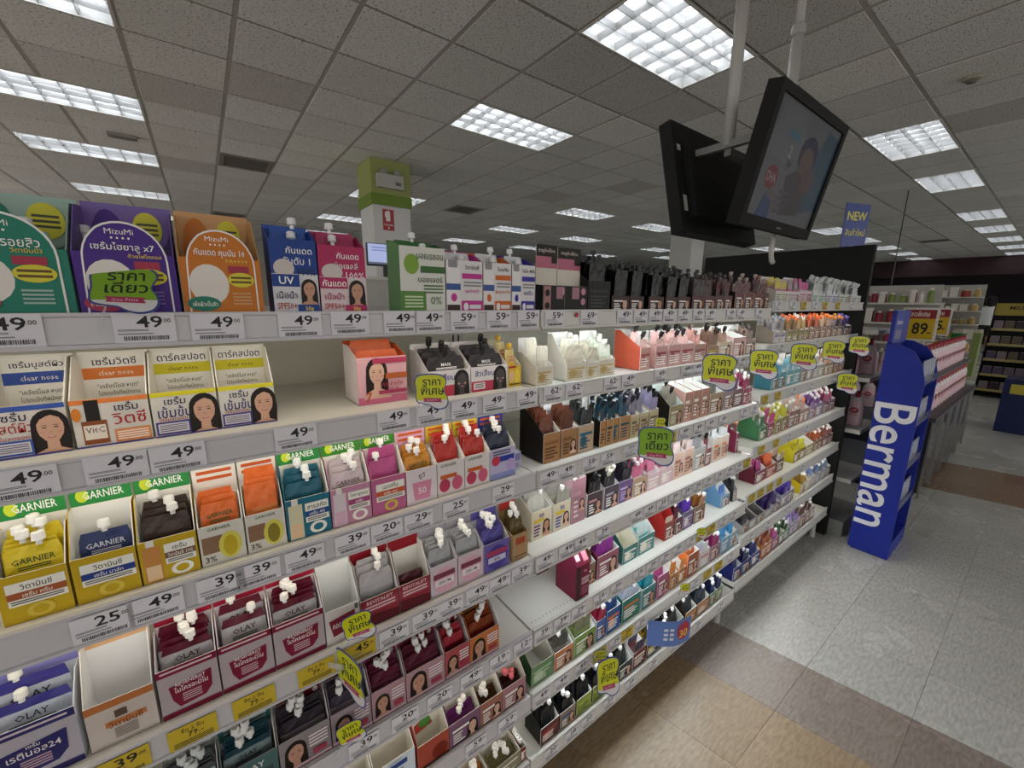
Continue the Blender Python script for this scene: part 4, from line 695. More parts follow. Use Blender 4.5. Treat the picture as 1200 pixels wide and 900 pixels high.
 (889, 897, 'green high-sided', '4A7A56', '4E8A5E', .05, .145, (3, '3E7A4E', '5A9A6A', 'E8E8E4', .12), dict(hs=.13, ys=.85)), (898, 906, 'magenta and rose', '9A4A62', '8A5A50', .055, .14, (2, 'C84A86', 'D85A98', 'E0E0DC', .12), {}), (907, 922, 'acid yellow', '8A8250', 'C8C03A', .06, .14, (3, 'C8C42A', 'D8D84A', 'E8E8DC', .12), dict(hs=.12)), (923, 935, 'rose and taupe', '8A6A62', 'B07A78', .07, .135, (2, 'B8A49A', '9A7A70', 'E8E4DE', .112), {}), (936, 946, 'rose taupe', 'A88478', '9A766A', .06, .13, (2, 'D8B0A0', 'B08A7E', 'E8884A', .11), {}), (947, 962, 'lilac blue', '9A8AA8', '8EA0C8', .06, .13, (4, '9A6AB8', 'C88AA8', 'EDECEA', .105), {}), (963, 977, 'mauve portrait', '8A7480', '7A6470', .055, .125, (5, 'C86A90', '7A5868', 'EDECEA', .105), dict(ap='p'))],
(4, 1): [
 (682, 697, 'brown gold portrait', '8A6E54', '5A4434', .06, .13, (3, '4A3018', '7A5A3A', 'EDECEA', .112), dict(ap='p')), (699, 724, 'maroon and rose portrait', '9A5A6A', '6A2440', .065, .13, (4, '7A2A7A', '8E3A56', 'EDECEA', .112), dict(ap='p')), (729, 746, 'teal open-topped', '3E7E7A', '3A7672', .05, .14, None, dict(i='DAD6C4', ap='e', hs=.12)), (747, 766, 'teal and white', '4A8A86', 'D6DEDA', .055, .14, (2, 'C0D0CE', '6AB0B0', None, .118), dict(ap='e', hs=.12)), (778, 789, 'bright red with cream flap', '8A4A3E', 'A82A26', .058, .14, (1, 'D0C8B0', 'C03A30', None, .1), dict(ap='p', hs=.135, ys=.4, i='B83430')), (790, 798, 'dark maroon', '5A2A34', '4A1E28', .055, .13, (3, '4A1622', '5A2430', 'EDECEA', .11), dict(ap='p')), (799, 811, 'violet and grey', '6A5A7A', '4A3A5A', .06, .13, (3, '5A2EA8', '6A5A7E', 'EDECEA', .115), dict(fg='C8B8D8')), (812, 825, 'bronze portrait', '8A6A4E', '6A4A34', .06, .13, (4, 'A8703A', '7A5A44', 'EDECEA', .112), dict(ap='p')),
 (844, 854, 'sky blue wedge', '8AA4BC', '6A9AC4', .045, .14, (2, '3A64A8', '6A94C8', None, .095), dict(hs=.135, ys=.8)), (858, 866, 'grey with black sachet', '9A9690', '3A3836', .045, .135, (4, '26262A', '34343A', 'C8C8C8', .09), dict(i='A8A49E', hs=.12)), (867, 876, 'grey with black sachet', '8E8A88', '3A3836', .045, .135, (4, '26262A', '34343A', None, .09), dict(i='A8A49E', hs=.12))],
(4, 2): [
 (884, 896, 'plum pink', '8A3A54', '6A2436', .05, .13, (4, 'A03A78', '8A2E5A', None, .1), {}), (897, 908, 'orange red', 'A8462E', '7A2A24', .05, .13, (3, 'C85A2A', 'B84A2E', None, .118), {}), (909, 917, 'brown', '6A4A3A', '5A3A2E', .055, .12, (2, 'C8A890', '7A5A4A', None, .11), {}), (929, 943, 'lemon yellow', '8A7440', 'D8CC2A', .05, .125, (2, 'D8D02A', 'E0D84A', None, .115), dict(ap='e', i='E0D85A')), (944, 952, 'cream', 'A8986A', 'DCD8C0', .05, .125, None, dict(ap='l')), (953, 962, 'amber brown', '8A6A48', '9A6A3A', .05, .12, (3, 'C8622E', '9A6A48', 'EDECEA', .1), {}), (963, 975, 'rose brown', '8A5A54', '7A4A48', .045, .115, (4, 'B87A70', '8A5A56', 'EDECEA', .095), {})],
(5, 1): [
 (622, 648, 'green aloe high-sided', '6A8A60', '2E5A2E', .052, .13, None, dict(i='A8A498', ap='e', fg='C8D8B8', ac='A8C09A', hs=.128, ys=.85)), (649, 671, 'orange portrait', 'C07A4E', 'A8A49A', .05, .125, (3, '4A4844', '8A8478', 'EDECEA', .105), dict(ap='p', hs=.1)), (672, 697, 'green portrait', '7A9A4A', 'B4B8A0', .055, .125, (3, '6A6A50', '8A9A5A', 'EDECEA', .105), dict(ap='p')), (698, 709, 'crimson and blue', '4A6AA8', 'C8C0C4', .06, .12, (3, 'A82A4A', 'B8506A', 'EDECEA', .108), dict(ap='p')), (710, 726, 'royal blue', '2E5A9A', '2A508E', .07, .125, (3, '1E4A8E', '3A70B0', 'EDECEA', .105), dict(ac='D8703A', ap='e')), (728, 749, 'white orange and green', '2E7A6A', '26685A', .07, .125, (4, 'B8C4D8', 'D8DCE0', 'EDECEA', .108), dict(ac='D86A2E')), (751, 767, 'turquoise portrait', '3E8488', 'C0D0D2', .065, .13, (3, '2AA0B4', '3E9098', 'EDECEA', .112), dict(ap='p')), (769, 782, 'magenta portrait', 'A85A80', '9A4A70', .075, .125, (3, 'A83A7A', 'B85A8E', 'EDECEA', .108), dict(ap='p')), (784, 793, 'orange with white flap', 'B87A3E', 'C88A4E', .05, .128, (1, 'E08A3A', 'D89A5A', None, .11), dict(i='E8E6E2')), (794, 802, 'orange with white flap', 'B87A3E', 'C88A4E', .05, .128, (1, 'E08A3A', 'D89A5A', None, .11), dict(i='E8E6E2')), (804, 817, 'rust portrait', 'A85A3E', 'D8783A', .08, .125, (2, 'D86A2E', 'A86A4A', 'EDECEA', .115), dict(ap='p')), (819, 830, 'white and pink', 'CFC8C8', 'D8D4D8', .06, .125, (2, 'DCE0E8', 'C8CCD8', None, .112), dict(ac='C85A7A')), (831, 842, 'magenta with white capped', 'A87A88', 'B08A98', .055, .12, (5, 'A02A6A', 'B03A7A', 'EDECEA', .102), {}), (844, 853, 'light blue', '7AA4C0', '6A9CC0', .058, .115, (3, '3A8AC8', '6AA8D0', 'EDECEA', .095), {}), (854, 864, 'light blue', '8AACC0', '6A9CC0', .058, .115, (4, '2A9AD8', '4A6A80', None, .1), {})],
(5, 2): [
 (868, 876, 'grey packet', '9A9896', 'B4B2B0', .035, .09, (5, '3A3A44', '5A5A66', None, .08), {}), (877, 885, 'empty grey', '9A9896', 'B4B2B0', .035, .10, None, dict(i='6E6C6A')), (886, 894, 'empty grey', '9A9896', 'B4B2B0', .035, .10, None, dict(i='6E6C6A')), (895, 904, 'violet packet', '8A8692', 'B4B2B0', .035, .09, (5, '3A2A6A', '4A3A7A', None, .082), {}), (905, 913, 'violet packet', '8A8692', 'B4B2B0', .035, .09, (5, '3A2A6A', '4A3A7A', None, .082), {}), (914, 929, 'violet and silver', '9A96A8', '8A86A0', .055, .10, (4, '5A3AB8', '4A4080', None, .10), {}), (937, 948, 'bright yellow', 'D8D0B0', 'D8C020', .045, .11, (5, 'C8A030', 'B89040', 'EDECEA', .095), {}), (949, 960, 'pale lilac', 'B0A8B0', 'C8C0C8', .045, .11, (4, '8AA8D8', 'C8B8C0', 'EDECEA', .095), {}), (961, 972, 'grey white', 'A8A8AA', 'B8B8BA', .045, .11, (4, '9AB0D0', 'B8BCC8', 'EDECEA', .095), {})],
(6, 1): [
 (633, 655, 'black and red', '5A2E2A', BK, .05, .12, (5, '161618', '202024', 'EDECEA', .105), dict(ap='e', ac='A83A2E')), (656, 674, 'black with blue portrait', '8A7A6A', BK, .05, .12, (5, '161618', '202024', 'EDECEA', .105), dict(ap='p', ac='3A6AA8')), (675, 693, 'black and lime', '8A9A3E', BK, .05, .12, (4, '161618', '202024', 'EDECEA', .105), dict(ap='e', ac='A8B84A', fg='3A4A1A')), (694, 709, 'black and lime', '7A8A3A', BK, .05, .12, (3, '161618', '202024', 'EDECEA', .1), dict(ap='e', ac='A8B84A', fg='3A4A1A')), (711, 722, 'charcoal', '2A2C2E', BK, .05, .12, (3, '161618', '202024', 'EDECEA', .1), {}), (724, 740, 'dark green charcoal', '3A4240', '1A2220', .05, .125, (5, '202826', '34403C', 'EDECEA', .108), {}), (741, 756, 'dark red and navy', '6A2A34', 'D8D4D0', .055, .13, (2, '26304A', '7A2A34', None, .115), dict(hs=.1)), (757, 770, 'black and yellow', '3A3424', BK, .045, .12, (3, '1A1812', 'C8A82A', 'EDECEA', .095), dict(ap='e', ac='C8B43A')), (771, 785, 'black', '26262A', BK, .045, .12, (3, '161618', '202024', 'EDECEA', .095), {}), (786, 800, 'black', '26262A', BK, .045, .12, (3, '161618', '202024', 'EDECEA', .095), {}), (802, 815, 'black and tan', 'A87A54', '3A2A20', .05, .12, (4, '26282E', '3A3E44', 'EDECEA', .102), dict(ap='e', ac='C89A6A')), (816, 830, 'tan and navy', 'A87A54', '3A2A20', .05, .12, (4, '2A3040', '3A4454', 'EDECEA', .102), dict(ap='e', ac='C89A6A')), (831, 846, 'navy and green', '7A9A7A', '2A3A5A', .05, .12, (4, '22306A', '34427A', 'EDECEA', .102), dict(ap='p'))],
(6, 2): [
 (857, 867, 'navy blue', '2A327E', '222A6A', .055, .125, (4, '1E2668', '2A347E', 'C8CCD8', .105), {}), (868, 878, 'navy blue', '2A327E', '222A6A', .055, .125, (4, '1E2668', '2A347E', 'C8CCD8', .105), {}), (879, 889, 'navy blue', '3A428A', '222A6A', .055, .125, (4, '1E2668', '3A448E', 'C8CCD8', .105), {}), (891, 903, 'burnt orange', 'B0622A', 'C87A2A', .055, .13, (3, 'A84E1E', 'B8682E', None, .118), {}), (904, 911, 'orchid pink', 'A86A8A', '9A4A7A', .05, .12, (3, 'C850A0', '8A4A70', 'EDECEA', .105), {}), (912, 923, 'bottle green', '7A8A78', '6A7A68', .05, .12, (3, '1E5A2E', '2E6A3E', 'EDECEA', .105), {}), (924, 934, 'lilac silver', '9A92A4', '8A8294', .05, .12, (3, 'A890D8', 'B8B0C8', None, .11), {}), (935, 943, 'pale pink tray', 'A89A94', 'D0B4B8', .06, .12, (3, '6A4A40', '8A6A60', 'EDECEA', .11), {}), (944, 953, 'pale pink tray', 'A89A94', 'C8B0B2', .06, .12, (3, '5A3A34', '8A6A60', 'EDECEA', .11), {})],
}
for (r, b), items in ROWS.items():
    for px0, px1, desc, c, s_, f, h, sc, o in items:
        o = dict(o); o.setdefault('sn', desc.split()[0]); o.setdefault('d', .115)
        xa_, xb_ = xat(px0, r, b), xat(px1, r, b); nn = 2 if xb_ - xa_ > .108 else 1
        for q_ in range(nn): hbox(r, b, 0, 0, desc, c, f, h, s=s_, sc=sc, xr=(xa_ + (xb_ - xa_) * q_ / nn, xa_ + (xb_ - xa_) * (q_ + 1) / nn), **o)
flush_sachets()
# the tall maroon cartons on the fifth shelf
def carton(X, Y, w, d, h, c, lab, open_=False):
    t = thing('carton', lab, 'carton', (X, Y, deckz(4, 1) + .0005), 0, 'tall maroon cartons'); m = MB()
    m.prism([(0, 0), (d, 0), (d, h), (d * .35, h), (0, h * .72)], 0, w, c, 'x'); m.build('body', 'carton', t)
    p = Print(w, h * .72); p.rect(.02, .0, .3, 1, '3A2A26'); p.text('20g', .65, .8, .08, 'E0C8CC', .5); p.rect(.4, .42, .95, .62, 'C8A8AE'); p.text('KERATIN', .67, .52, .1, '4A1A26', .5); p.lines(.4, .1, .9, .35, 4, 'A86A78'); p.build('front_print', t, (0, 0, 0))
    p = Print(w, h * .45); p.rect(.1, .35, .4, .8, 'D8C8CC'); p.rect(.6, .2, .95, .9, 'D88A9A'); o = p.build('top_print', t, (0, .0, h * .72)); o.rotation_euler = (-math.atan2(d * .35, h * .28), 0, 0); o.scale = (1, 1, .6)
carton(xat(667, 4, 1), .716, xat(682, 4, 1) - xat(667, 4, 1), .085, .150, '741A3A', 'tall maroon hair colour carton at the front of the fifth shelf')
carton(xat(667, 4, 1) - .015, .87, .05, .085, .150, '661634', 'tall maroon hair colour carton pushed back on the fifth shelf')
# ------------------------------------------------------------------ price tags
TAGM = {}
def tag_meshes(val, yel):
    k = (val, yel)
    if k not in TAGM:
        w, h = .060, .037; m = MB().box(0, -.0006, 0, w, 0, h, 'C9AE2A' if yel else 'DCDAE0'); p = Print(w, h, .0008)
        if yel and val == '79': p.text('ซื้อ 2 ชิ้น', .5, .80, .2, '3A3210', .5); p.text('79.-', .55, .52, .26, '2A2408', .4, .02); p.lines(.1, .06, .9, .32, 3, '5A4E1A')
        else:
            p.text(val, .58, .70, .40, '1C1A20', .5, .02, 1.3); p.text('.00', .86, .74, .14, '2A282E', .16); p.lines(.06, .38, .55, .46, 2, '6A6870'); p.lines(.06, .26, .62, .34, 1, '8A8890')
            rr = random.Random(5); x = .14
            while x < .86:
                q = rr.uniform(.008, .02); p.m.face([(x * w, p.y, .08 * h), ((x + q) * w, p.y, .08 * h), ((x + q) * w, p.y, .22 * h), (x * w, p.y, .22 * h)], '3A383E'); x += q + rr.uniform(.008, .018)
        TAGM[k] = (m.mesh('card', 'paper'), p.m.mesh('print', 'paper'))
    return TAGM[k]
TAGS = {
(0, 0): '15:49 178:49 262:49 357:49 415:49 473:49 507:49 547:59 587:59 623:59', (0, 1): '652:59 692:69 733:49 752:49 769:49 785:49 802:49 819:49 833:49 857:49 869:49 890:49', (0, 2): '912:25 929:25 942:39y 955:39 967:39y 982:39y 998:49',
(1, 0): '35:49 145:49 216:49 352:49 465:49 508:49 547:49 582:49 621:49', (1, 1): '650:62 675:62 718:62 738:49 775:49 805:49 818:49 870:49 884:49', (1, 2): '915:39 935:39 957:39',
(2, 0): '128:25 190:49 265:39 308:39 362:49 417:39 457:20 494:29 537:25 592:29', (2, 1): '645:49 666:49 693:59 714:59 740:59 787:39y 803:49 819:49 833:49 848:49 872:39 884:39', (2, 2): '897:39y 912:39y 930:39 950:39',
(3, 0): '150:39y 232:79y 303:79y 375:79y 425:45y 465:39 502:39 531:39 562:49 588:49 613:39', (3, 1): '640:49 666:49 682:49 708:39 747:49 762:49 777:35 791:39 805:39 818:39 830:39 843:39 855:49 866:49 876:39y', (3, 2): '893:39y 910:39y 925:39 945:39',
(4, 0): '430:39 478:20 518:20 555:49 588:19 615:12', (4, 1): '637:39 660:39 680:29 705:19 724:39 750:19 765:39 780:39 795:39 810:19 822:39y 834:39y 848:39 860:39', (4, 2): '882:25y 892:25y 903:25y 914:25y 940:39',
(5, 0): '560:59 597:59', (5, 1): '637:49 660:49 683:49 704:39y 722:39 736:39y 752:29 815:39 830:39y 843:39y 857:39', (5, 2): '880:39 900:39 925:39',
(6, 0): '625:20', (6, 1): '648:20 672:18 690:20 715:20 740:39 766:39 790:39 818:39 845:39'}
rr_ = random.Random(2)
for (r, b), ss in TAGS.items():
    for k, it in enumerate(ss.split()):
        px, v = it.split(':'); yel = v.endswith('y'); v = v.rstrip('y'); x = 0; z = H + RT[r] + BOFF[b]
        lo, hi = -1.2, 4.
        for _ in range(40):
            md = (lo + hi) / 2
            if proj((md, YF, z - .02))[0] < float(px): lo = md
            else: hi = md
        ca, pm = tag_meshes(v, yel); w = .060
        X = min(max(lo - .036, BAYX[b][0] + .004), BAYX[b][1] - w - .004)
        t = thing('price_tag', f'{"yellow" if yel else "white"} price tag reading {v}, {NTH[k]} along the {ORD[r]} rail, {BAYN[b]} bay', 'price tag', (X, YF - .0012, z - RH[r] + .0045 + rr_.uniform(-.001, .001)), 0, 'price tags on the shelf rails')
        link('card', ca, t); link('print', pm, t)
P = onY(675, 369, YF); o = MB().lathe([(.006, 0), (.006, .0008)], 14, 'A83A4A', ax=(0, -1, 0)); tag(o.build('sticker', 'paper', None, loc=(P.x, YF - .002, P.z)), 'small round red sticker on the top price rail', 'sticker')
# ------------------------------------------------------------------ wobbling price signs
def blob(sc_=1.0, n=40):
    pts = [(-.45, .08), (-.48, .30), (-.40, .46), (-.15, .50), (.10, .50), (.34, .44), (.43, .30), (.38, .14), (.36, .02), (.44, -.12), (.47, -.28), (.40, -.42), (.22, -.47), (.05, -.42), (-.08, -.34), (-.28, -.30), (-.43, -.24), (-.46, -.08)]
    out = []
    N = len(pts)
    for i in range(N):
        p0, p1, p2, p3 = pts[i - 1], pts[i], pts[(i + 1) % N], pts[(i + 2) % N]
        for t in (0, .33, .66):
            out.append(tuple(.5 * ((2 * p1[a]) + (-p0[a] + p2[a]) * t + (2 * p0[a] - 5 * p1[a] + 4 * p2[a] - p3[a]) * t * t + (-p0[a] + 3 * p1[a] - 3 * p2[a] + p3[a]) * t ** 3) * sc_ for a in (0, 1)))
    return out
def clip_above(pts, z0):
    out = []
    for i in range(len(pts)):
        a, b = pts[i - 1], pts[i]
        if (a[1] >= z0) != (b[1] >= z0):
            t = (z0 - a[1]) / (b[1] - a[1]); out.append((a[0] + (b[0] - a[0]) * t, z0))
        if b[1] >= z0: out.append(b)
    return out
WM = {}
def wob_meshes(one):
    if one not in WM:
        W_, H_ = .105, .115; bo = blob(); m = MB(); m.prism([(a * W_, b * H_) for a, b in bo], -.0005, .0005, '3A4A8E', 'y', cb='D8D6D0')
        p = Print(W_, H_, .0008); inn = blob(.935); p.poly(inn, 'D6D4D6'); p.poly(clip_above(inn, -.20), '7EA82A' if one else 'C9CC1E')
        p.text('ราคา', 0, .27, .17, '1A2A1E', .5, .02); p.text('เดียว' if one else 'พิเศษ', .02, .05, .23, '1A2A1E', .66, .02)
        p.poly([(-.26, -.13), (.28, -.16), (.25, -.205), (.29, -.27), (-.24, -.24), (-.21, -.19)], 'A8305E'); p.text('One Price' if one else 'Special Price', .01, -.2, .055, 'F0D8E0', .42, 0)
        WM[one] = (m.mesh('sign_card', 'plastic'), p.m.mesh('print', 'plastic'))
    return WM[one]
def wobbler(px, py, Y, face, lab, one=False, roll=0, pitch=0, sc_=1.):
    """face: direction the sign looks, degrees from -y towards -x"""
    P = onY(px, py, Y); t = thing('price_sign', lab, 'price sign', P, 0, 'wobbling price signs'); t.rotation_euler = (R_(pitch), R_(roll), R_(-face)); t.scale = (sc_,) * 3
    ca, pm = wob_meshes(one); o = link('sign_card', ca, t); link('print', pm, o)
    # clear strip back to the rail behind it
    r_, b_ = min(((r, b) for r in range(7) for b in range(3) if BAYX[b][0] - .1 <= P.x <= BAYX[b][1] + .1), key=lambda q: abs(H + RT[q[0]] + BOFF[q[1]] - .02 - P.z))
    tgt = Vector((max(P.x - .03, BAYX[b_][0] + .01), YF - .002, H + RT[r_] + BOFF[b_] - .02)); inv = (Matrix.LocRotScale(P, t.rotation_euler, t.scale)).inverted()
    q = [inv @ (tgt + Vector((0, 0, .006))), inv @ (tgt - Vector((0, 0, .006)))]; e = [Vector((-.02, .0007, .02)), Vector((-.02, .0007, .006))]
    m = MB(); m.face([q[0], q[1], e[1], e[0]], 'D8DCE0'); m.face([q[0] + Vector((0, .0006, 0)), e[0] + Vector((0, .0006, 0)), e[1] + Vector((0, .0006, 0)), q[1] + Vector((0, .0006, 0))], 'D8DCE0'); m.build('clear_strip', 'clear', t)
for px, py, Y, fa, lab, kw in ((843, 437, .60, 55, 'yellow special price sign on the second rail, nearest of five', {}), (895, 428, .645, 55, 'yellow special price sign, second of the five on the second rail', {}), (942, 419, .62, 55, 'yellow special price sign, middle of the five on the second rail', {}), (977, 413, .655, 55, 'yellow special price sign, fourth of the five on the second rail', {}), (1007, 406, .655, 55, 'yellow special price sign, fifth and smallest on the second rail', {}), (993, 450, .64, 55, 'yellow special price sign on the third rail beside the end panel', {}),
    (769, 524, .61, 42, 'green one price sign on the third rail of the middle bay', dict(one=True)), (506, 460, .685, 25, 'yellow special price sign on the near second rail beside the charcoal box', dict(sc_=.62)), (147, 340, .695, 8, 'green one price sign in front of the purple arched box', dict(one=True, sc_=.68, pitch=-40)),
    (713, 795, .64, 5, 'yellow special price sign on the sixth rail above the floor', dict(roll=12, pitch=-15)), (421, 735, .69, 10, 'yellow special price sign on the fourth rail above the 45 tag', dict(sc_=.56, roll=-8)), (411, 795, .665, 72, 'yellow special price sign turned edge-on over the mauve mask box', dict(sc_=.86)), (412, 860, .69, 10, 'yellow special price sign low on the fifth rail', dict(sc_=.5, roll=-10)),
    (774, 497, .69, 30, 'tiny yellow price sign clipped to the olive glass box', dict(sc_=.36)), (822, 625, .69, 30, 'tiny yellow price sign hanging below the bronze portrait box', dict(sc_=.4)), (803, 690, .69, 30, 'tiny yellow price sign hanging below the orange flap boxes', dict(sc_=.4)), (704, 770, .69, 30, 'tiny yellow price sign hanging below the crimson and blue box', dict(sc_=.45))): wobbler(px, py, Y, fa, lab, **kw)
# blue promotion leaflet curling out of the sixth rail
A = onY(757, 742, .695); n = 12; ws = .17; hs_ = .10; m = MB()
def lpt(u): return (A.x + .85 * ws * u, .690 - .055 * math.sin(min(1, u * 1.4) * math.pi / 2) - .02 * u)
for k in range(n):
    (xa, ya), (xb, yb) = lpt(k / n), lpt((k + 1) / n); z0 = A.z - .045; z1 = A.z - .045; c = '5A78B8'
    m.face([(xa, ya, z0), (xb, yb, z0), (xb, yb, z0 + hs_), (xa, ya, z0 + hs_)], c); m.face([(xb, yb + .001, z0), (xa, ya + .001, z0), (xa, ya + .001, z0 + hs_), (xb, yb + .001, z0 + hs_)], 'C8C8CC')
lf = m.build('promotion_leaflet', 'paper'); tag(lf, 'curled blue promotion leaflet with red 30 disc on the sixth rail', 'leaflet')
p = MB()
def onleaf(u, v, q=.0008): x, y = lpt(u); x2, y2 = lpt(u + .01); nx, ny = (y2 - y), -(x2 - x); L_ = math.hypot(nx, ny); return (x + nx / L_ * q, y + ny / L_ * q, A.z - .045 + v * hs_)
p.face([onleaf(.75 + .2 * math.cos(2 * math.pi * k / 20), .55 + .36 * math.sin(2 * math.pi * k / 20)) for k in range(20)], 'A83048')
vs, fs, dm = text_geo('30', .02); b0 = len(p.v)
for a, b in vs: p.v.append(onleaf(.75 + a / dm[0] * .26, .45 + b / dm[1] * .3, .0012))
for f_ in fs: p.f.append([b0 + i for i in f_]); p.c.append(rgb('E0C04A'))
for q in range(6): u = .28 + (q % 2) * .12; v = .25 + (q // 2) * .18; p.face([onleaf(u, v), onleaf(u + .08, v), onleaf(u + .08, v + .1), onleaf(u, v + .1)], 'D0D4DC')
p.build('print', 'paper', lf)
# ------------------------------------------------------------------ hanging televisions
TX0, TX1 = 1.86, 2.62
tv_m = {}
def tv(sgn, lab, screen):
    """sgn -1: looks at the aisle; +1: looks away.  Origin: middle of the lower edge."""
    Yb, Yt, Zb, Zt = (.905, .795, H + .335, H + .845) if sgn < 0 else (1.20, 1.315, H + .325, H + .835)
    h = math.hypot(Yt - Yb, Zt - Zb); a = math.atan2(Yt - Yb, Zt - Zb); w = TX1 - TX0
    t = thing('television', lab, 'television', ((TX0 + TX1) / 2, Yb, Zb), 0, 'hanging televisions'); t.rotation_euler = (-a, 0, 0)
    f = sgn                      # front direction along local y
    def bx(m, x0, y0, z0, x1, y1, z1, c): m.box(x0, min(y0 * f, y1 * f), z0, x1, max(y0 * f, y1 * f), z1, c)
    m = MB(); bx(m, -w / 2, -.0, 0, w / 2, -.05, h, '050506'); m.build('casing', 'rough', t)
    m = MB(); bx(m, -w / 2 + .08, -.05, .07, w / 2 - .08, -.085, h - .1, '060607'); bk = m.build('rear_housing', 'rough', t)
    m = MB(); bz = .035
    for q in ((-w / 2, 0, w / 2, bz + .012), (-w / 2, h - bz, w / 2, h), (-w / 2, bz + .012, -w / 2 + bz, h - bz), (w / 2 - bz, bz + .012, w / 2, h - bz)): bx(m, q[0], 0, q[1], q[2], .012, q[3], '050506')
    m.build('bezel', 'rough', t)
    if screen:
        p = Print(w - 2 * bz, h - 2 * bz - .012, .002); p.rect(0, 0, 1, 1, '8C8A90')
        p.poly([(.62, .10), (1, .2), (1, .92), (.80, .96), (.70, .62)], '3E6A80'); p.poly([(.0, .55), (.3, .5), (.5, .62), (.42, .98), (.1, .98)], '9A989C'); p.ell(.19, .36, .085, .105, 'A82A34'); p.text('DHA', .19, .36, .085, 'E0D0D0', .13)
        p.text('2', .33, .62, .10, 'E8E8EC', .1, .02); p.text('ภูมิ', .36, .52, .09, '3A3440', .2); p.ell(.33, .76, .09, .04, '5AA0B0')
        p.poly([(.38, .42), (.5, .5), (.78, .5), (.72, .1), (.44, .06)], '5A4A50'); p.ell(.60, .66, .14, .17, '2A3658'); p.ell(.60, .60, .10, .13, '8A6A60'); p.ell(.70, .44, .1, .12, '7A5A58'); p.ell(.26, .14, .1, .12, '8A7A78'); p.poly([(.12, .0), (.3, .0), (.28, .16), (.18, .2)], '3A5A9A'); p.lines(.36, .06, .5, .3, 4, '6A6468')
        p.build('screen', t, (-w / 2 + bz, 0, bz + .012), 'screen_dim')
        p = Print(.07, .012, .0125); p.text('SAMSUNG', .5, .5, .7, '9A9AA0', .9); p.build('maker_badge', t, (-.035, 0, .014), 'plastic')
    else:
        bx(m2 := MB(), -w / 2 + bz, 0, bz, w / 2 - bz, .002, h - bz, '1A1A1E'); m2.build('screen', 'gloss', t)
    for z_, x_, ww, hh in ((h * .74, -w / 2 + .03, .028, .028), (.10, -w / 2 + .035, .03, .075)):
        m = MB(); bx(m, x_, -.0505, z_, x_ + ww, -.0515, z_ + hh, 'B8B8B4'); m.build('sticker', 'paper', t)
    return t
tv(-1, 'black television tilted towards the aisle, screen showing an advert', True)
tv(1, 'black television facing away, its back and stickers showing', False)
t = thing('television_mount', 'grey and white ceiling pole mount carrying both televisions', 'mount', (0, 0, 0))
for x in (2.0, 2.575):
    MB().tube([(x, 1.05, CZ), (x, 1.05, CZ - .45)], .02, 12, 'B4B2AC').build('pole', 'paint', t, True)
    MB().tube([(x, 1.05, CZ - .40), (x, 1.05, H + .70)], .026, 12, 'B4B2AC').build('pole_sleeve', 'paint', t, True)
    MB().lathe([(.03, 0), (.033, .01), (.033, .04), (.03, .05)], 14, 'A8A6A0', (x, 1.05, CZ - .42)).build('collar', 'paint', t, True)
    MB().box(x - .015, .86, H + .69, x + .015, 1.245, H + .72, '7E7E7C').build('cross_bar', 'paint', t)
    MB().prism([(1.235, H + .70), (1.255, H + .70), (1.235, H + .42), (1.215, H + .42)], x - .015, x + .015, '7E7E7C', 'x').build('upright_arm', 'paint', t)
MB().box(2.0, 1.035, H + .66, 2.575, 1.065, H + .69, '6E6E6C').build('rail_bar', 'paint', t)
# curved white pipe end under the televisions
P = onY(905, 285, .98); o = MB().tube([(P.x, .98, P.z + .05), (P.x, .98, P.z - .03), (P.x + .004, .98, P.z - .06), (P.x + .018, .98, P.z - .085), (P.x + .035, .98, P.z - .095)], .012, 10, 'C9C7BE'); o.build('pipe_hook', 'paint', t, True)
# ------------------------------------------------------------------ signs on the end panel, column, monitor
A = onX(984, 293, 3.045); t = thing('new_product_sign', 'blue and yellow new product sign standing on the end panel', 'sign', (3.04, A.y, H + .328)); t.rotation_euler = (0, 0, R_(-22))
MB().box(0, -.002, .0, .185, .002, .245, '1E3A8A').build('panel', 'plastic', t); MB().box(.07, -.004, -.0, .10, .004, .012, '8E8E90').build('clip', 'plastic', t)
p = Print(.185, .245, .0025); p.text('NEW', .5, .72, .2, 'D8D02A', .8, .03); p.text('สินค้าใหม่', .5, .36, .17, 'D8D02A', .8, .01); p.build('print', t, (0, 0, 0), 'plastic')
cx0, cx1, cy0 = 1.88, 2.38, 5.50
st = struct(MB().box(cx0, cy0, 0, cx1, cy0 + .5, CZ, 'D6D4D2').build('wall_column', 'paint')); st.name = 'wall_column'
zz = onY(455, 241, cy0 - .02).z; zt = onY(455, 228, cy0 - .02).z
MB().box(cx0 - .02, cy0 - .02, zz, cx1 + .02, cy0 + .52, zt, '6E8A1E').build('green_band', 'paint', st); MB().box(cx0 - .012, cy0 - .012, zt, cx1 + .012, cy0 + .512, CZ - .006, '98A05A').build('olive_band', 'paint', st)
P = onY(456, 257, cy0 - .03); t = thing('fire_extinguisher_sign', 'red and white fire extinguisher sign on the column', 'sign', (P.x, cy0 - .004, P.z)); MB().box(-.085, -.004, -.15, .085, 0, .15, 'D8D4D2').build('panel', 'plastic', t)
p = Print(.15, .27, .0045); p.rect(0, 0, 1, .96, 'A8202C'); p.rect(.28, .42, .66, .78, 'EDEAEA'); p.ell(.47, .8, .19, .07, 'EDEAEA'); p.rect(.38, .84, .62, .9, 'EDEAEA'); p.rect(.2, .6, .28, .84, 'EDEAEA'); p.text('ถังดับเพลิง', .5, .26, .10, 'F0EAEA', .8); p.poly([(.4, .14), (.6, .14), (.5, .05)], 'EDEAEA'); p.build('print', t, (-.075, -.0, -.135), 'plastic')
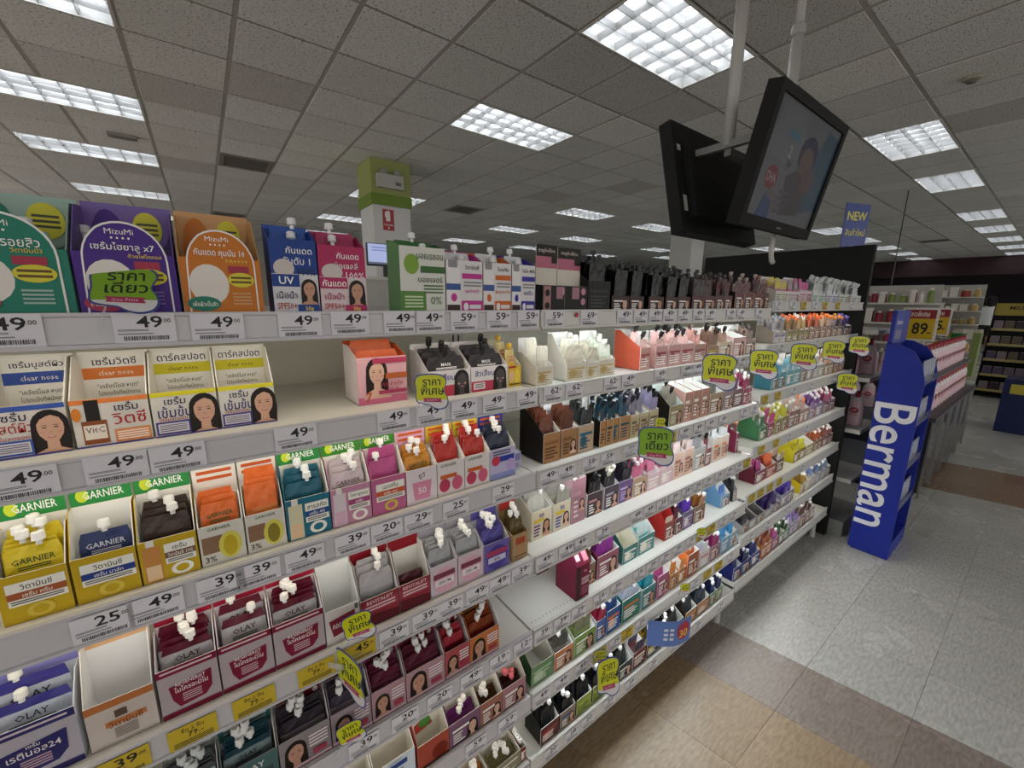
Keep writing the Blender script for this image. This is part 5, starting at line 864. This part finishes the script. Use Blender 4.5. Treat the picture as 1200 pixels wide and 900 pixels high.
P = onY(456, 211, cy0 - .03); t = thing('emergency_light', 'white twin-lamp emergency light box high on the column', 'emergency light', (P.x, cy0 - .014, P.z)); MB().box(-.17, -.08, -.11, .17, 0, .05, 'B4B4AC').build('body', 'plastic', t)
for x in (-.09, .09): MB().lathe([(.02, 0), (.045, .02), (.05, .05), (.042, .055)], 14, '8E8E88', (x, -.03, .08), ax=(0, -1, -.3)).build('lamp', 'plastic', t, True)
MB().box(.06, -.085, -.07, .13, -.08, -.03, '6A6A66').build('indicator', 'plastic', t)
P = onY(455, 299, 3.4); t = thing('monitor', 'lit monitor screen below the column, behind the top shelf', 'monitor', (P.x, 3.4, P.z)); w = .34
MB().box(-w / 2, 0, -.09, w / 2, .03, .085, '141416').build('casing', 'plastic', t); p = Print(w - .01, .155, .001); p.rect(0, 0, 1, 1, 'B4BEE8').lines(.1, .62, .9, .9, 2, '8A94C8').rect(0, 0, 1, .1, '6A7084'); p.build('screen', t, (-w / 2 + .005, 0, -.075), 'screen_bright')
MB().box(-.04, .005, -.18, .04, .025, -.09, '2A2A2C').build('stand', 'plastic', t)
tag(MB().box(P.x - .5, 3.3, 0, P.x + .3, 3.9, P.z - .205, 'C4C2BC').box(P.x - .52, 3.28, P.z - .205, P.x + .32, 3.92, P.z - .181, 'D8D6D0').build('service_counter', 'paint'), 'pale counter carrying the lit monitor behind the shelves', 'counter')
struct(MB().box(8.45, 5.0, 0, 8.95, 5.5, CZ, 'C9C7C2').build('wall_pillar', 'paint'))
# ------------------------------------------------------------------ blue floor stand
t = thing('floor_stand', 'tall blue cardboard floor stand with white Berman lettering', 'display stand', (3.0, .39, 0)); B0 = '1E2F96'; W_ = .185
def sidepoly(): return [(0, .012), (W_, .012), (W_ - .005, 1.245), (W_ * .72, 1.243), (W_ * .35, 1.21), (W_ * .12, 1.14), (0, 1.05)]
sp = None
for x0, nm in ((0, 'side_panel'), (.36, 'side_panel')):
    m = MB(); m.prism(sidepoly(), x0, x0 + .012, B0, 'x'); o = m.build(nm, 'carton', t); sp = sp or o
MB().box(.012, W_ - .014, .012, .36, W_ - .005, 1.25, '1A2880').build('rear_panel', 'carton', t); MB().box(.012, .002, 0, .36, W_ - .014, .10, B0).build('base', 'carton', t)
MB().box(.0, W_ - .025, 1.24, .32, W_ - .008, 1.42, B0).build('header', 'carton', t)
vs, fs, dm = text_geo('Berman', .014); p = MB(); k = .74 / dm[0]
for a, b in vs: p.v.append((-.0012,   .094 - b * k * 1.0, .545 - a * k))
for f_ in fs: p.f.append(list(f_)); p.c.append(rgb('E4E4EA'))
p.v = [(x, y, z) for x, y, z in p.v]; p.build('lettering', 'carton', sp)
p = Print(.16, .17, .0006); p.rect(0, 0, 1, 1, '3A48A0').text('Berman', .5, .66, .16, 'E4E4EA', .8).rect(.1, .1, .9, .4, '7A7A9A'); p.build('header_print', t, (.02, W_ - .025, 1.245), 'carton')
for k, z in enumerate((.30, .55, .80, 1.03)):
    MB().box(.014, .004, z, .358, W_ - .016, z + .008, '26389E').build('tray', 'carton', t); MB().box(.014, .002, z, .358, .004, z + .045, 'B8BCC8').build('clear_lip', 'clear', t)
for k, z in enumerate((.308, .558, .808, 1.038)):
    for q in range(6):
        o = thing('blister_pack', f'silver pack, {NTH[q]} in on the {["lowest", "second", "third", "top"][k]} tray of the blue stand', 'pack', (3.03 + q * .056, .41, z + .001), 0, 'packs on the blue stand')
        MB().box(0, 0, 0, .045, .006, .12, 'A8AEC0').build('card', 'carton', o); MB().lathe([(.016, .01), (.018, .02), (.018, .08), (.01, .09)], 10, 'C8CCD8', (.022, .012, 0)).build('bubble', 'clear', o, True)
# ------------------------------------------------------------------ endcap shelves on the far side of the end panel
PK = {}
def pinkpack(loc, lab, grp, rz=0, s_=1.):
    if not PK:
        t = link('refill_pack', None); m = MB(); n = 14
        prof = [(.040, 0), (.043, .02), (.041, .10), (.036, .15), (.020, .175), (.012, .182)]
        for (r0, h0), (r1, h1) in zip(prof, prof[1:]):
            for k in range(n):
                a0, a1 = 2 * math.pi * k / n, 2 * math.pi * (k + 1) / n
                m.face([(r0 * math.cos(a0), r0 * .55 * math.sin(a0), h0), (r0 * math.cos(a1), r0 * .55 * math.sin(a1), h0), (r1 * math.cos(a1), r1 * .55 * math.sin(a1), h1), (r1 * math.cos(a0), r1 * .55 * math.sin(a0), h1)], 'E0BCC4' if h0 < .12 else 'E4DEE0')
        m.face([(.04 * math.cos(2 * math.pi * k / n), .022 * math.sin(2 * math.pi * k / n), 0) for k in range(n)][::-1], 'D9A8B4'); m.build('body', 'plastic', t, True)
        MB().lathe([(.014, .178), (.0145, .182), (.0135, .215), (.006, .218)], 12, '9A1E2C').build('cap', 'plastic', t, True)
        p = Print(.05, .06, 0); p.ell(.5, .6, .45, .3, 'A8202E').text('UP', .5, .6, .25, 'F0E0E0', .5, .02).lines(.1, .05, .9, .25, 2, 'B0708A'); q = p.build('label', t, (-.025, -.0245, .06))
        p = Print(.034, .05, 0); p.ell(.5, .6, .45, .3, 'A8202E'); q = p.build('label', t, (-.0435, .017, .07)); q.rotation_euler = (0, 0, -math.pi / 2)
        PK['p'] = t; o = t
    else: o = copy_tree(PK['p'])
    o.location = loc; o.rotation_euler = (0, 0, rz); o.scale = (s_,) * 3; tag(o, lab, 'bottle', grp); return o
t = thing('endcap_shelving', 'white endcap shelving behind the black end panel', 'shelving', (3.09, .63, 0))
MB().box(0, 0, 0, .38, .80, .10, '8E8E8C').build('base', 'paint', t)
for z in (.36, .68, 1.0, 1.28): MB().box(0, 0, z, .36, .80, z + .025, 'C4C2BC').build('shelf_board', 'paint', t)
for z in (.385, .705): MB().box(.34, .02, z, .345, .78, z + .17, 'C8CCCE').build('clear_bin_front', 'clear', t)
for k in range(6): pinkpack((3.30, .70 + k * .09, 1.026), f'pink bottle, {NTH[k]} from the front on the upper endcap shelf', 'pink bottles on the endcap', -math.pi / 2)
for k in range(6): pinkpack((3.22, .70 + k * .09, .706), f'pink bottle, {NTH[k]} from the front on the lower endcap shelf', 'pink bottles low on the endcap', -math.pi / 2)
# ------------------------------------------------------------------ promotion island of pink bottles, with price boards
t = thing('promotion_island', 'dark glass-fronted promotion island stacked with pink bottles', 'display', (4.15, .46, 0)); IL = 2.1
MB().box(0, 0, .06, IL, .95, .62, '26282C', front='4A4C50').build('body', 'gloss', t); MB().box(.03, .03, 0, IL - .03, .92, .06, '141416').build('kickboard', 'rough', t)
for k in range(6): MB().box(k * IL / 5 - .012 if k else 0, -.012, .02, k * IL / 5 + .012, 0, .64, '8E8C88').build('post', 'metal', t)
MB().box(-.02, -.02, .62, IL + .02, .97, .65, '3A3A3E').build('top', 'paint', t)
MB().box(-.02, .05, .90, IL + .02, .97, .915, '5A5A5E').build('upper_shelf', 'paint', t)
for z in (.65,): 
    for x in (0., IL / 2, IL): MB().box(x - .01, .5, .65, x + .01, .52, .90, '5A5A5E').build('shelf_support', 'metal', t)
for k in range(15):
    pinkpack((4.22 + k * .13, .53, .651), f'pink red-capped bottle, {NTH[k]} along the lower aisle row of the island', 'lower row of pink bottles on the island', 0, 1.12); pinkpack((4.22 + k * .13, .58, .916), f'pink red-capped bottle, {NTH[k]} along the upper aisle row of the island', 'upper row of pink bottles on the island', 0, 1.12)
for k in range(8):
    pinkpack((4.2, .66 + k * .095, .651), f'pink bottle, {NTH[k]} from the aisle on the lower near end of the island', 'lower end row of pink bottles on the island', -math.pi / 2, 1.05); pinkpack((4.2, .68 + k * .095, .916), f'pink bottle, {NTH[k]} from the aisle on the upper near end of the island', 'upper end row of pink bottles on the island', -math.pi / 2, 1.05)
def board(X, cy, cz, w, h, num, lab):
    t = thing('price_board', lab, 'price board', (X, cy, cz), 0, 'price boards over the island'); MB().box(-.006, -w / 2, 0, .006, w / 2, h, 'D8D6D0').build('frame', 'plastic', t)
    p = Print(w - .03, h - .03, .007); p.rect(0, 0, 1, .70, 'C9A81A'); p.rect(0, .70, 1, 1, '8A1E24'); p.text('ลดพิเศษ', .5, .85, .18, 'EDE6D8', .6); p.text(num, .56, .36, .40, '1C1810', .5, .03); p.rect(.80, .2, .92, .24, '3A3420')
    o = p.build('print', t, (0, w / 2 - .015, .015), 'plastic'); o.rotation_euler = (0, 0, -math.pi / 2)
    for s_ in (-.3, .3): MB().box(-.005, s_ * w - .006, .916 - cz, .005, s_ * w + .006, 0, 'B8B6B0').build('post', 'metal', t)
A = onX(1052, 398, 4.6); Bq = onX(1103, 361, 4.6); board(4.6, (A.y + Bq.y) / 2, A.z, abs(A.y - Bq.y), Bq.z - A.z, '89', 'nearer yellow and red price board reading 89')
A = onX(1074, 392, 5.6); Bq = onX(1118, 361, 5.6); board(5.6, (A.y + Bq.y) / 2, A.z, abs(A.y - Bq.y), Bq.z - A.z, '85', 'farther yellow and red price board ending in 5')
# ------------------------------------------------------------------ far shelving with small stock
rs = random.Random(31)
def farunit(X, Y0, Y1, ztop, nsh, lab, pal, grp, depth=.4, face='x', step=.11):
    t = thing('far_shelving', lab, 'shelving', (X, Y0, 0)); L = Y1 - Y0
    MB().box(depth - .02, 0, 0, depth, L, ztop, 'B0ACA4').build('back_panel', 'paint', t); MB().box(0, 0, 0, depth - .02, L, .1, '2A2A2A').build('base', 'paint', t)
    for k in range(nsh):
        z = .12 + k * (ztop - .2) / (nsh - .3); MB().box(0, 0, z, depth - .02, L, z + .025, 'C8C4BC').build('shelf_board', 'paint', t); y = .02; cnt = 0
        while y < L - step:
            w = rs.uniform(.06, step); h = rs.uniform(.10, min(.24, (ztop - .2) / nsh - .05)); c = rs.choice(pal); key = (c, round(w, 2), round(h, 2))
            if key not in FB:
                m = MB(); m.lathe([(.5 * key[1] * .8, 0), (.5 * key[1] * .8, key[2] * .75), (.2 * key[1], key[2] * .86), (.2 * key[1], key[2])], 8, c, cols=[c, c, 'D8D4CC', 'D8D4CC']) if rs.random() < .5 else m.box(-key[1] / 2 + .003, -.04, 0, key[1] / 2 - .003, .04, key[2] * .8, c, front='D8D0C4').box(-key[1] / 2 + .003, -.038, key[2] * .8, key[1] / 2 - .003, .038, key[2], 'D8D4CC'); FB[key] = m.mesh('stock_item', 'carton')
            o = link('stock_item', FB[key], None, (X + .06, Y0 + y + w / 2, z + .0255), -math.pi / 2); tag(o, f'small item, {NTH[cnt]} along shelf {NTH[k]} up of the {grp}', 'product', 'stock on the ' + grp); cnt += 1; y += w + .012
FB = {}
farunit(7.6, 1.05, 2.6, 1.72, 6, 'white shelving of mixed toiletries beyond the end panel', ['A8303A', 'D8D4CC', '8A2A3A', 'C8B8A8', '5A3A34', 'E0DCD4', '7A8A4A'], 'mixed toiletries shelving')
farunit(13.4, 1.15, 3.2, 1.9, 6, 'far shelving of yellow and tan goods down the shop', ['A88A4A', '8A6A3A', 'B89A5A', '6A4A2E', '9A3A2A', 'C8A83A'], 'far tan goods shelving', step=.2)
farunit(19.5, -1.4, .7, 2.0, 6, 'far shelving of orange bottles at the right edge', ['C85A22', 'B04A1E', 'D8702A', '6A2A1A', 'C8C4BC'], 'orange bottle shelving', step=.16)
A = onX(1078, 345, 9.0); o = tag(MB().box(9.0, 1.5, 1.45, 9.06, 2.1, 1.75, '7E9A2A').box(8.99, 1.56, 1.49, 9.0, 2.04, 1.66, '1E1E1C').build('hanging_sign', 'plastic'), 'green framed hanging sign over the far shelves', 'sign')
MB().tube([(9.03, 1.8, 1.75), (9.03, 1.8, CZ)], .008, 6, '4A4A4A').build('hanger', 'metal', o)
for Xb, pa, pb, zt_, c, lb in ((11.0, 1113, 1127, .95, '2E7A34', 'bright green'), (12.6, 1139, 1148, .9, '8A9A5A', 'sage green'), (9.4, 1098, 1110, .8, '9A8A4A', 'mustard')):
    ya, yb = onX(pb, 400, Xb).y, onX(pa, 400, Xb).y; t = thing('dump_bin', lb + ' promotion bin in the far aisle', 'bin', (Xb, ya, 0)); L = yb - ya
    MB().box(0, 0, 0, .4, L, zt_, c).build('body', 'carton', t); MB().box(.01, .01, zt_, .39, L - .01, zt_ + .06, 'C8C0A8').build('rim', 'carton', t)
# snack stand, blue can cartons and orange bottle at the right edge
SX, SY = 9.95, .72
t = thing('snack_stand', 'black tiered snack stand with yellow header at the right', 'display stand', (SX, SY - .85, 0)); m = MB().box(.40, 0, 0, .42, .85, 1.52, '1A1816'); m.build('back_panel', 'carton', t)
for y in (0, .84): MB().prism([(0, 0), (.4, 0), (.4, 1.5), (.30, 1.5)], 0, .01, '1E1A18', 'x').build('side_panel', 'carton', t).location = (0, 0, 0)
for o in [c for c in t.children if c.name.startswith('side_panel')]:
    me = MB(); me.prism([(0, 0), (.4, 0), (.4, 1.5), (.28, 1.5)], 0, .01, '1E1A18', 'y'); o.data = me.mesh('side_panel', 'carton')
for q, o in enumerate([c for c in t.children if c.name.startswith('side_panel')]): o.location = (0, q * .84, 0)
p = Print(.83, .19, .001); p.rect(0, 0, 1, 1, 'B8A44A').text('MILKY', .32, .62, .3, '3A2E1A', .4, .02).ell(.72, .4, .14, .3, '7A4A2A'); o = p.build('header', t, (.29, .845, 1.3), 'carton'); o.rotation_euler = (0, 0, -math.pi / 2)
for k in range(5):
    z = .12 + k * .24; x = .03 + k * .055; MB().box(x, .012, z, .40, .838, z + .012, '2A2420').build('tray', 'carton', t); MB().box(x - .004, .012, z - .02, x, .838, z + .02, 'C8B87A').build('tray_lip', 'carton', t)
    for q in range(7):
        o = MB().box(0, -.05, 0, .03, .05, .12, rs.choice(('6A5A7A', '8A7A8A', '4A3A44', '9A8A94', '7A6A5A')), front='C8C0C4').box(.002, -.046, .12, .028, .046, .125, 'B0A8AC').build('snack_pack', 'foil', None, loc=(SX + x + .02, SY - .85 + .08 + q * .115, z + .0125)); tag(o, f'small snack pack, {NTH[q]} from the right on the {NTH[k]} tray up of the snack stand', 'snack', f'snack packs on the {NTH[k]} tray')
t = thing('can_carton', 'dark blue drink carton with a large can print at right edge', 'carton', (7.35, -.62, 0)); MB().box(0, 0, 0, .45, .93, .62, '14204E').build('body', 'carton', t)
p = Print(.93, .62, .001); p.ell(.75, .32, .2, .42, '8A9ABA').rect(.57, .16, .93, .5, 'C8C8D0').ell(.75, .36, .17, .22, 'A8242E').text('pep', .75, .36, .16, 'E8E8EC', .24, .02).text('Aha', .55, .82, .14, 'D8DCE4', .3).rect(.06, .74, .24, .92, 'B8A83A'); o = p.build('print', t, (0, .93, 0), 'carton'); o.rotation_euler = (0, 0, -math.pi / 2)
for k in range(4):
    o = MB().lathe([(.045, 0), (.05, .02), (.05, .17), (.04, .2), (.022, .26), (.016, .28)], 16, 'D8641E', cols=['D8641E'] * 3 + ['C85A1A', 'C85A1A', 'C85A1A']).build('body', 'gloss', None, True); r = thing('orange_drink_bottle', f'orange soft drink bottle, {NTH[k]} from the left on the blue carton', 'bottle', (7.45, .12 - k * .14, .62), 0, 'orange bottles on the blue carton'); o.parent = r
    MB().lathe([(.018, .28), (.018, .30)], 12, '2E7A34').build('cap', 'plastic', r, True); MB().lathe([(.0505, .07), (.0505, .13)], 16, 'B83A1A').build('wrap', 'carton', r, True)
t = thing('upper_wall_shelf', 'white shelf of white bottles high at the right edge', 'shelf', (9.0, -1.2, 1.62)); MB().box(0, 0, 0, .4, 1.42, .03, 'C8C6C0').build('shelf_board', 'paint', t); MB().box(.38, 0, -1.62, .4, 1.42, .5, '8A8680').build('back_panel', 'paint', t)
for k in range(9):
    r = thing('white_bottle', f'white capped bottle, {NTH[k]} from the left on the high shelf', 'bottle', (9.12, .16 - k * .14, 1.651), 0, 'white bottles on the high shelf'); MB().lathe([(.045, 0), (.05, .03), (.05, .17), (.03, .2)], 12, 'CFCCC8').build('body', 'plastic', r, True); MB().lathe([(.028, .2), (.028, .25)], 12, 'B8B4B0').build('cap', 'plastic', r, True)
# ------------------------------------------------------------------ shopper in the far aisle
P = onZ(1147, 415, 0.0); px_, py_ = P.x, P.y
t = thing('person', 'person in white T-shirt and dark shorts walking away down the aisle', 'person', (px_, py_, 0)); t.rotation_euler = (0, 0, .2)
J = [((0, 0, .92), .13), ((0, 0, 1.08), .115), ((0, 0, 1.25), .13), ((0, 0, 1.38), .10), ((.01, 0, 1.46), .05), ((.02, 0, 1.52), .075), ((.02, 0, 1.62), .095), ((.02, 0, 1.70), .05),
     ((0, .09, .86), .09), ((.06, .10, .48), .062), ((-.02, .10, .09), .042), ((.10, .10, .03), .035), ((0, -.09, .86), .09), ((-.05, -.10, .48), .062), ((-.16, -.10, .11), .042), ((-.06, -.10, .04), .035),
     ((0, .17, 1.36), .055), ((-.02, .23, 1.10), .042), ((.08, .22, .88), .032), ((.12, .21, .80), .03), ((0, -.17, 1.36), .055), ((.02, -.23, 1.10), .042), ((.14, -.20, .95), .032), ((.20, -.18, .90), .03)]
Eg = [(0, 1), (1, 2), (2, 3), (3, 4), (4, 5), (5, 6), (6, 7), (0, 8), (8, 9), (9, 10), (10, 11), (0, 12), (12, 13), (13, 14), (14, 15), (3, 16), (16, 17), (17, 18), (18, 19), (3, 20), (20, 21), (21, 22), (22, 23)]
me = bpy.data.meshes.new('body'); me.from_pydata([j[0] for j in J], Eg, []); me.update(); bo = link('body', me, t); sk = bo.modifiers.new('skin', 'SKIN'); bo.modifiers.new('smooth', 'SUBSURF').levels = 2
for v, j in zip(me.skin_vertices[0].data, J): v.radius = (j[1], j[1])
me.skin_vertices[0].data[0].use_root = True
ms = bpy.data.materials.new('person_skin'); ms.use_nodes = True; pb = ms.node_tree.nodes['Principled BSDF']; pb.inputs['Roughness'].default_value = .55; nz = ms.node_tree.nodes.new('ShaderNodeTexNoise'); nz.inputs['Scale'].default_value = 8; cr = ms.node_tree.nodes.new('ShaderNodeValToRGB'); cr.color_ramp.elements[0].color = lin('A8785E'); cr.color_ramp.elements[1].color = lin('B88A70'); ms.node_tree.links.new(nz.outputs['Fac'], cr.inputs[0]); ms.node_tree.links.new(cr.outputs[0], pb.inputs['Base Color']); me.materials.append(ms)
def loft(rings, c, n=16):
    m = MB(); rs_ = [[m.av((cx + rx * math.cos(2 * math.pi * k / n), cy + ry * math.sin(2 * math.pi * k / n), z)) for k in range(n)] for cx, cy, z, rx, ry in rings]
    for a, b in zip(rs_, rs_[1:]):
        for k in range(n): m.f.append([a[k], a[(k + 1) % n], b[(k + 1) % n], b[k]]); m.c.append(rgb(c))
    return m
loft([(0, 0, .88, .15, .20), (0, 0, 1.05, .145, .185), (0, 0, 1.25, .15, .20), (0, 0, 1.37, .13, .21), (0, 0, 1.42, .09, .13), (0, 0, 1.45, .065, .075)], 'DEDEDC').build('shirt', 'cloth', t, True)
for s_ in (-1, 1):
    m = MB().tube([(0, s_ * .14, 1.38), (0, s_ * .20, 1.27), (-.01, s_ * .225, 1.17)], [.075, .07, .065], 12, 'DEDEDC'); m.build('sleeve', 'cloth', t, True)
    m = MB().tube([(0, s_ * .08, .92), (.01 * s_, s_ * .095, .72), (.045 * s_, s_ * .10, .55)], [.115, .105, .092], 14, '2A2624'); m.build('shorts_leg', 'cloth', t, True)
loft([(0, 0, .84, .14, .185), (0, 0, .95, .145, .19)], '2A2624').build('waist', 'cloth', t, True)
m = MB().lathe([(.02, -.32), (.07, -.25), (.10, -.1), (.118, .0), (.105, .07), (.05, .12)], 16, '16110F', (-.01, 0, 1.615)); m.build('hair', 'cloth', t, True)
for x_, y_, z_ in ((.03, .10, 0), (-.13, -.10, .03)):
    m = MB().prism([(x_ - .07, y_ - .04), (x_ + .15, y_ - .045), (x_ + .19, y_), (x_ + .15, y_ + .045), (x_ - .07, y_ + .04)], z_ + .001, z_ + .055, '141214', 'z'); m.build('shoe', 'rough', t)
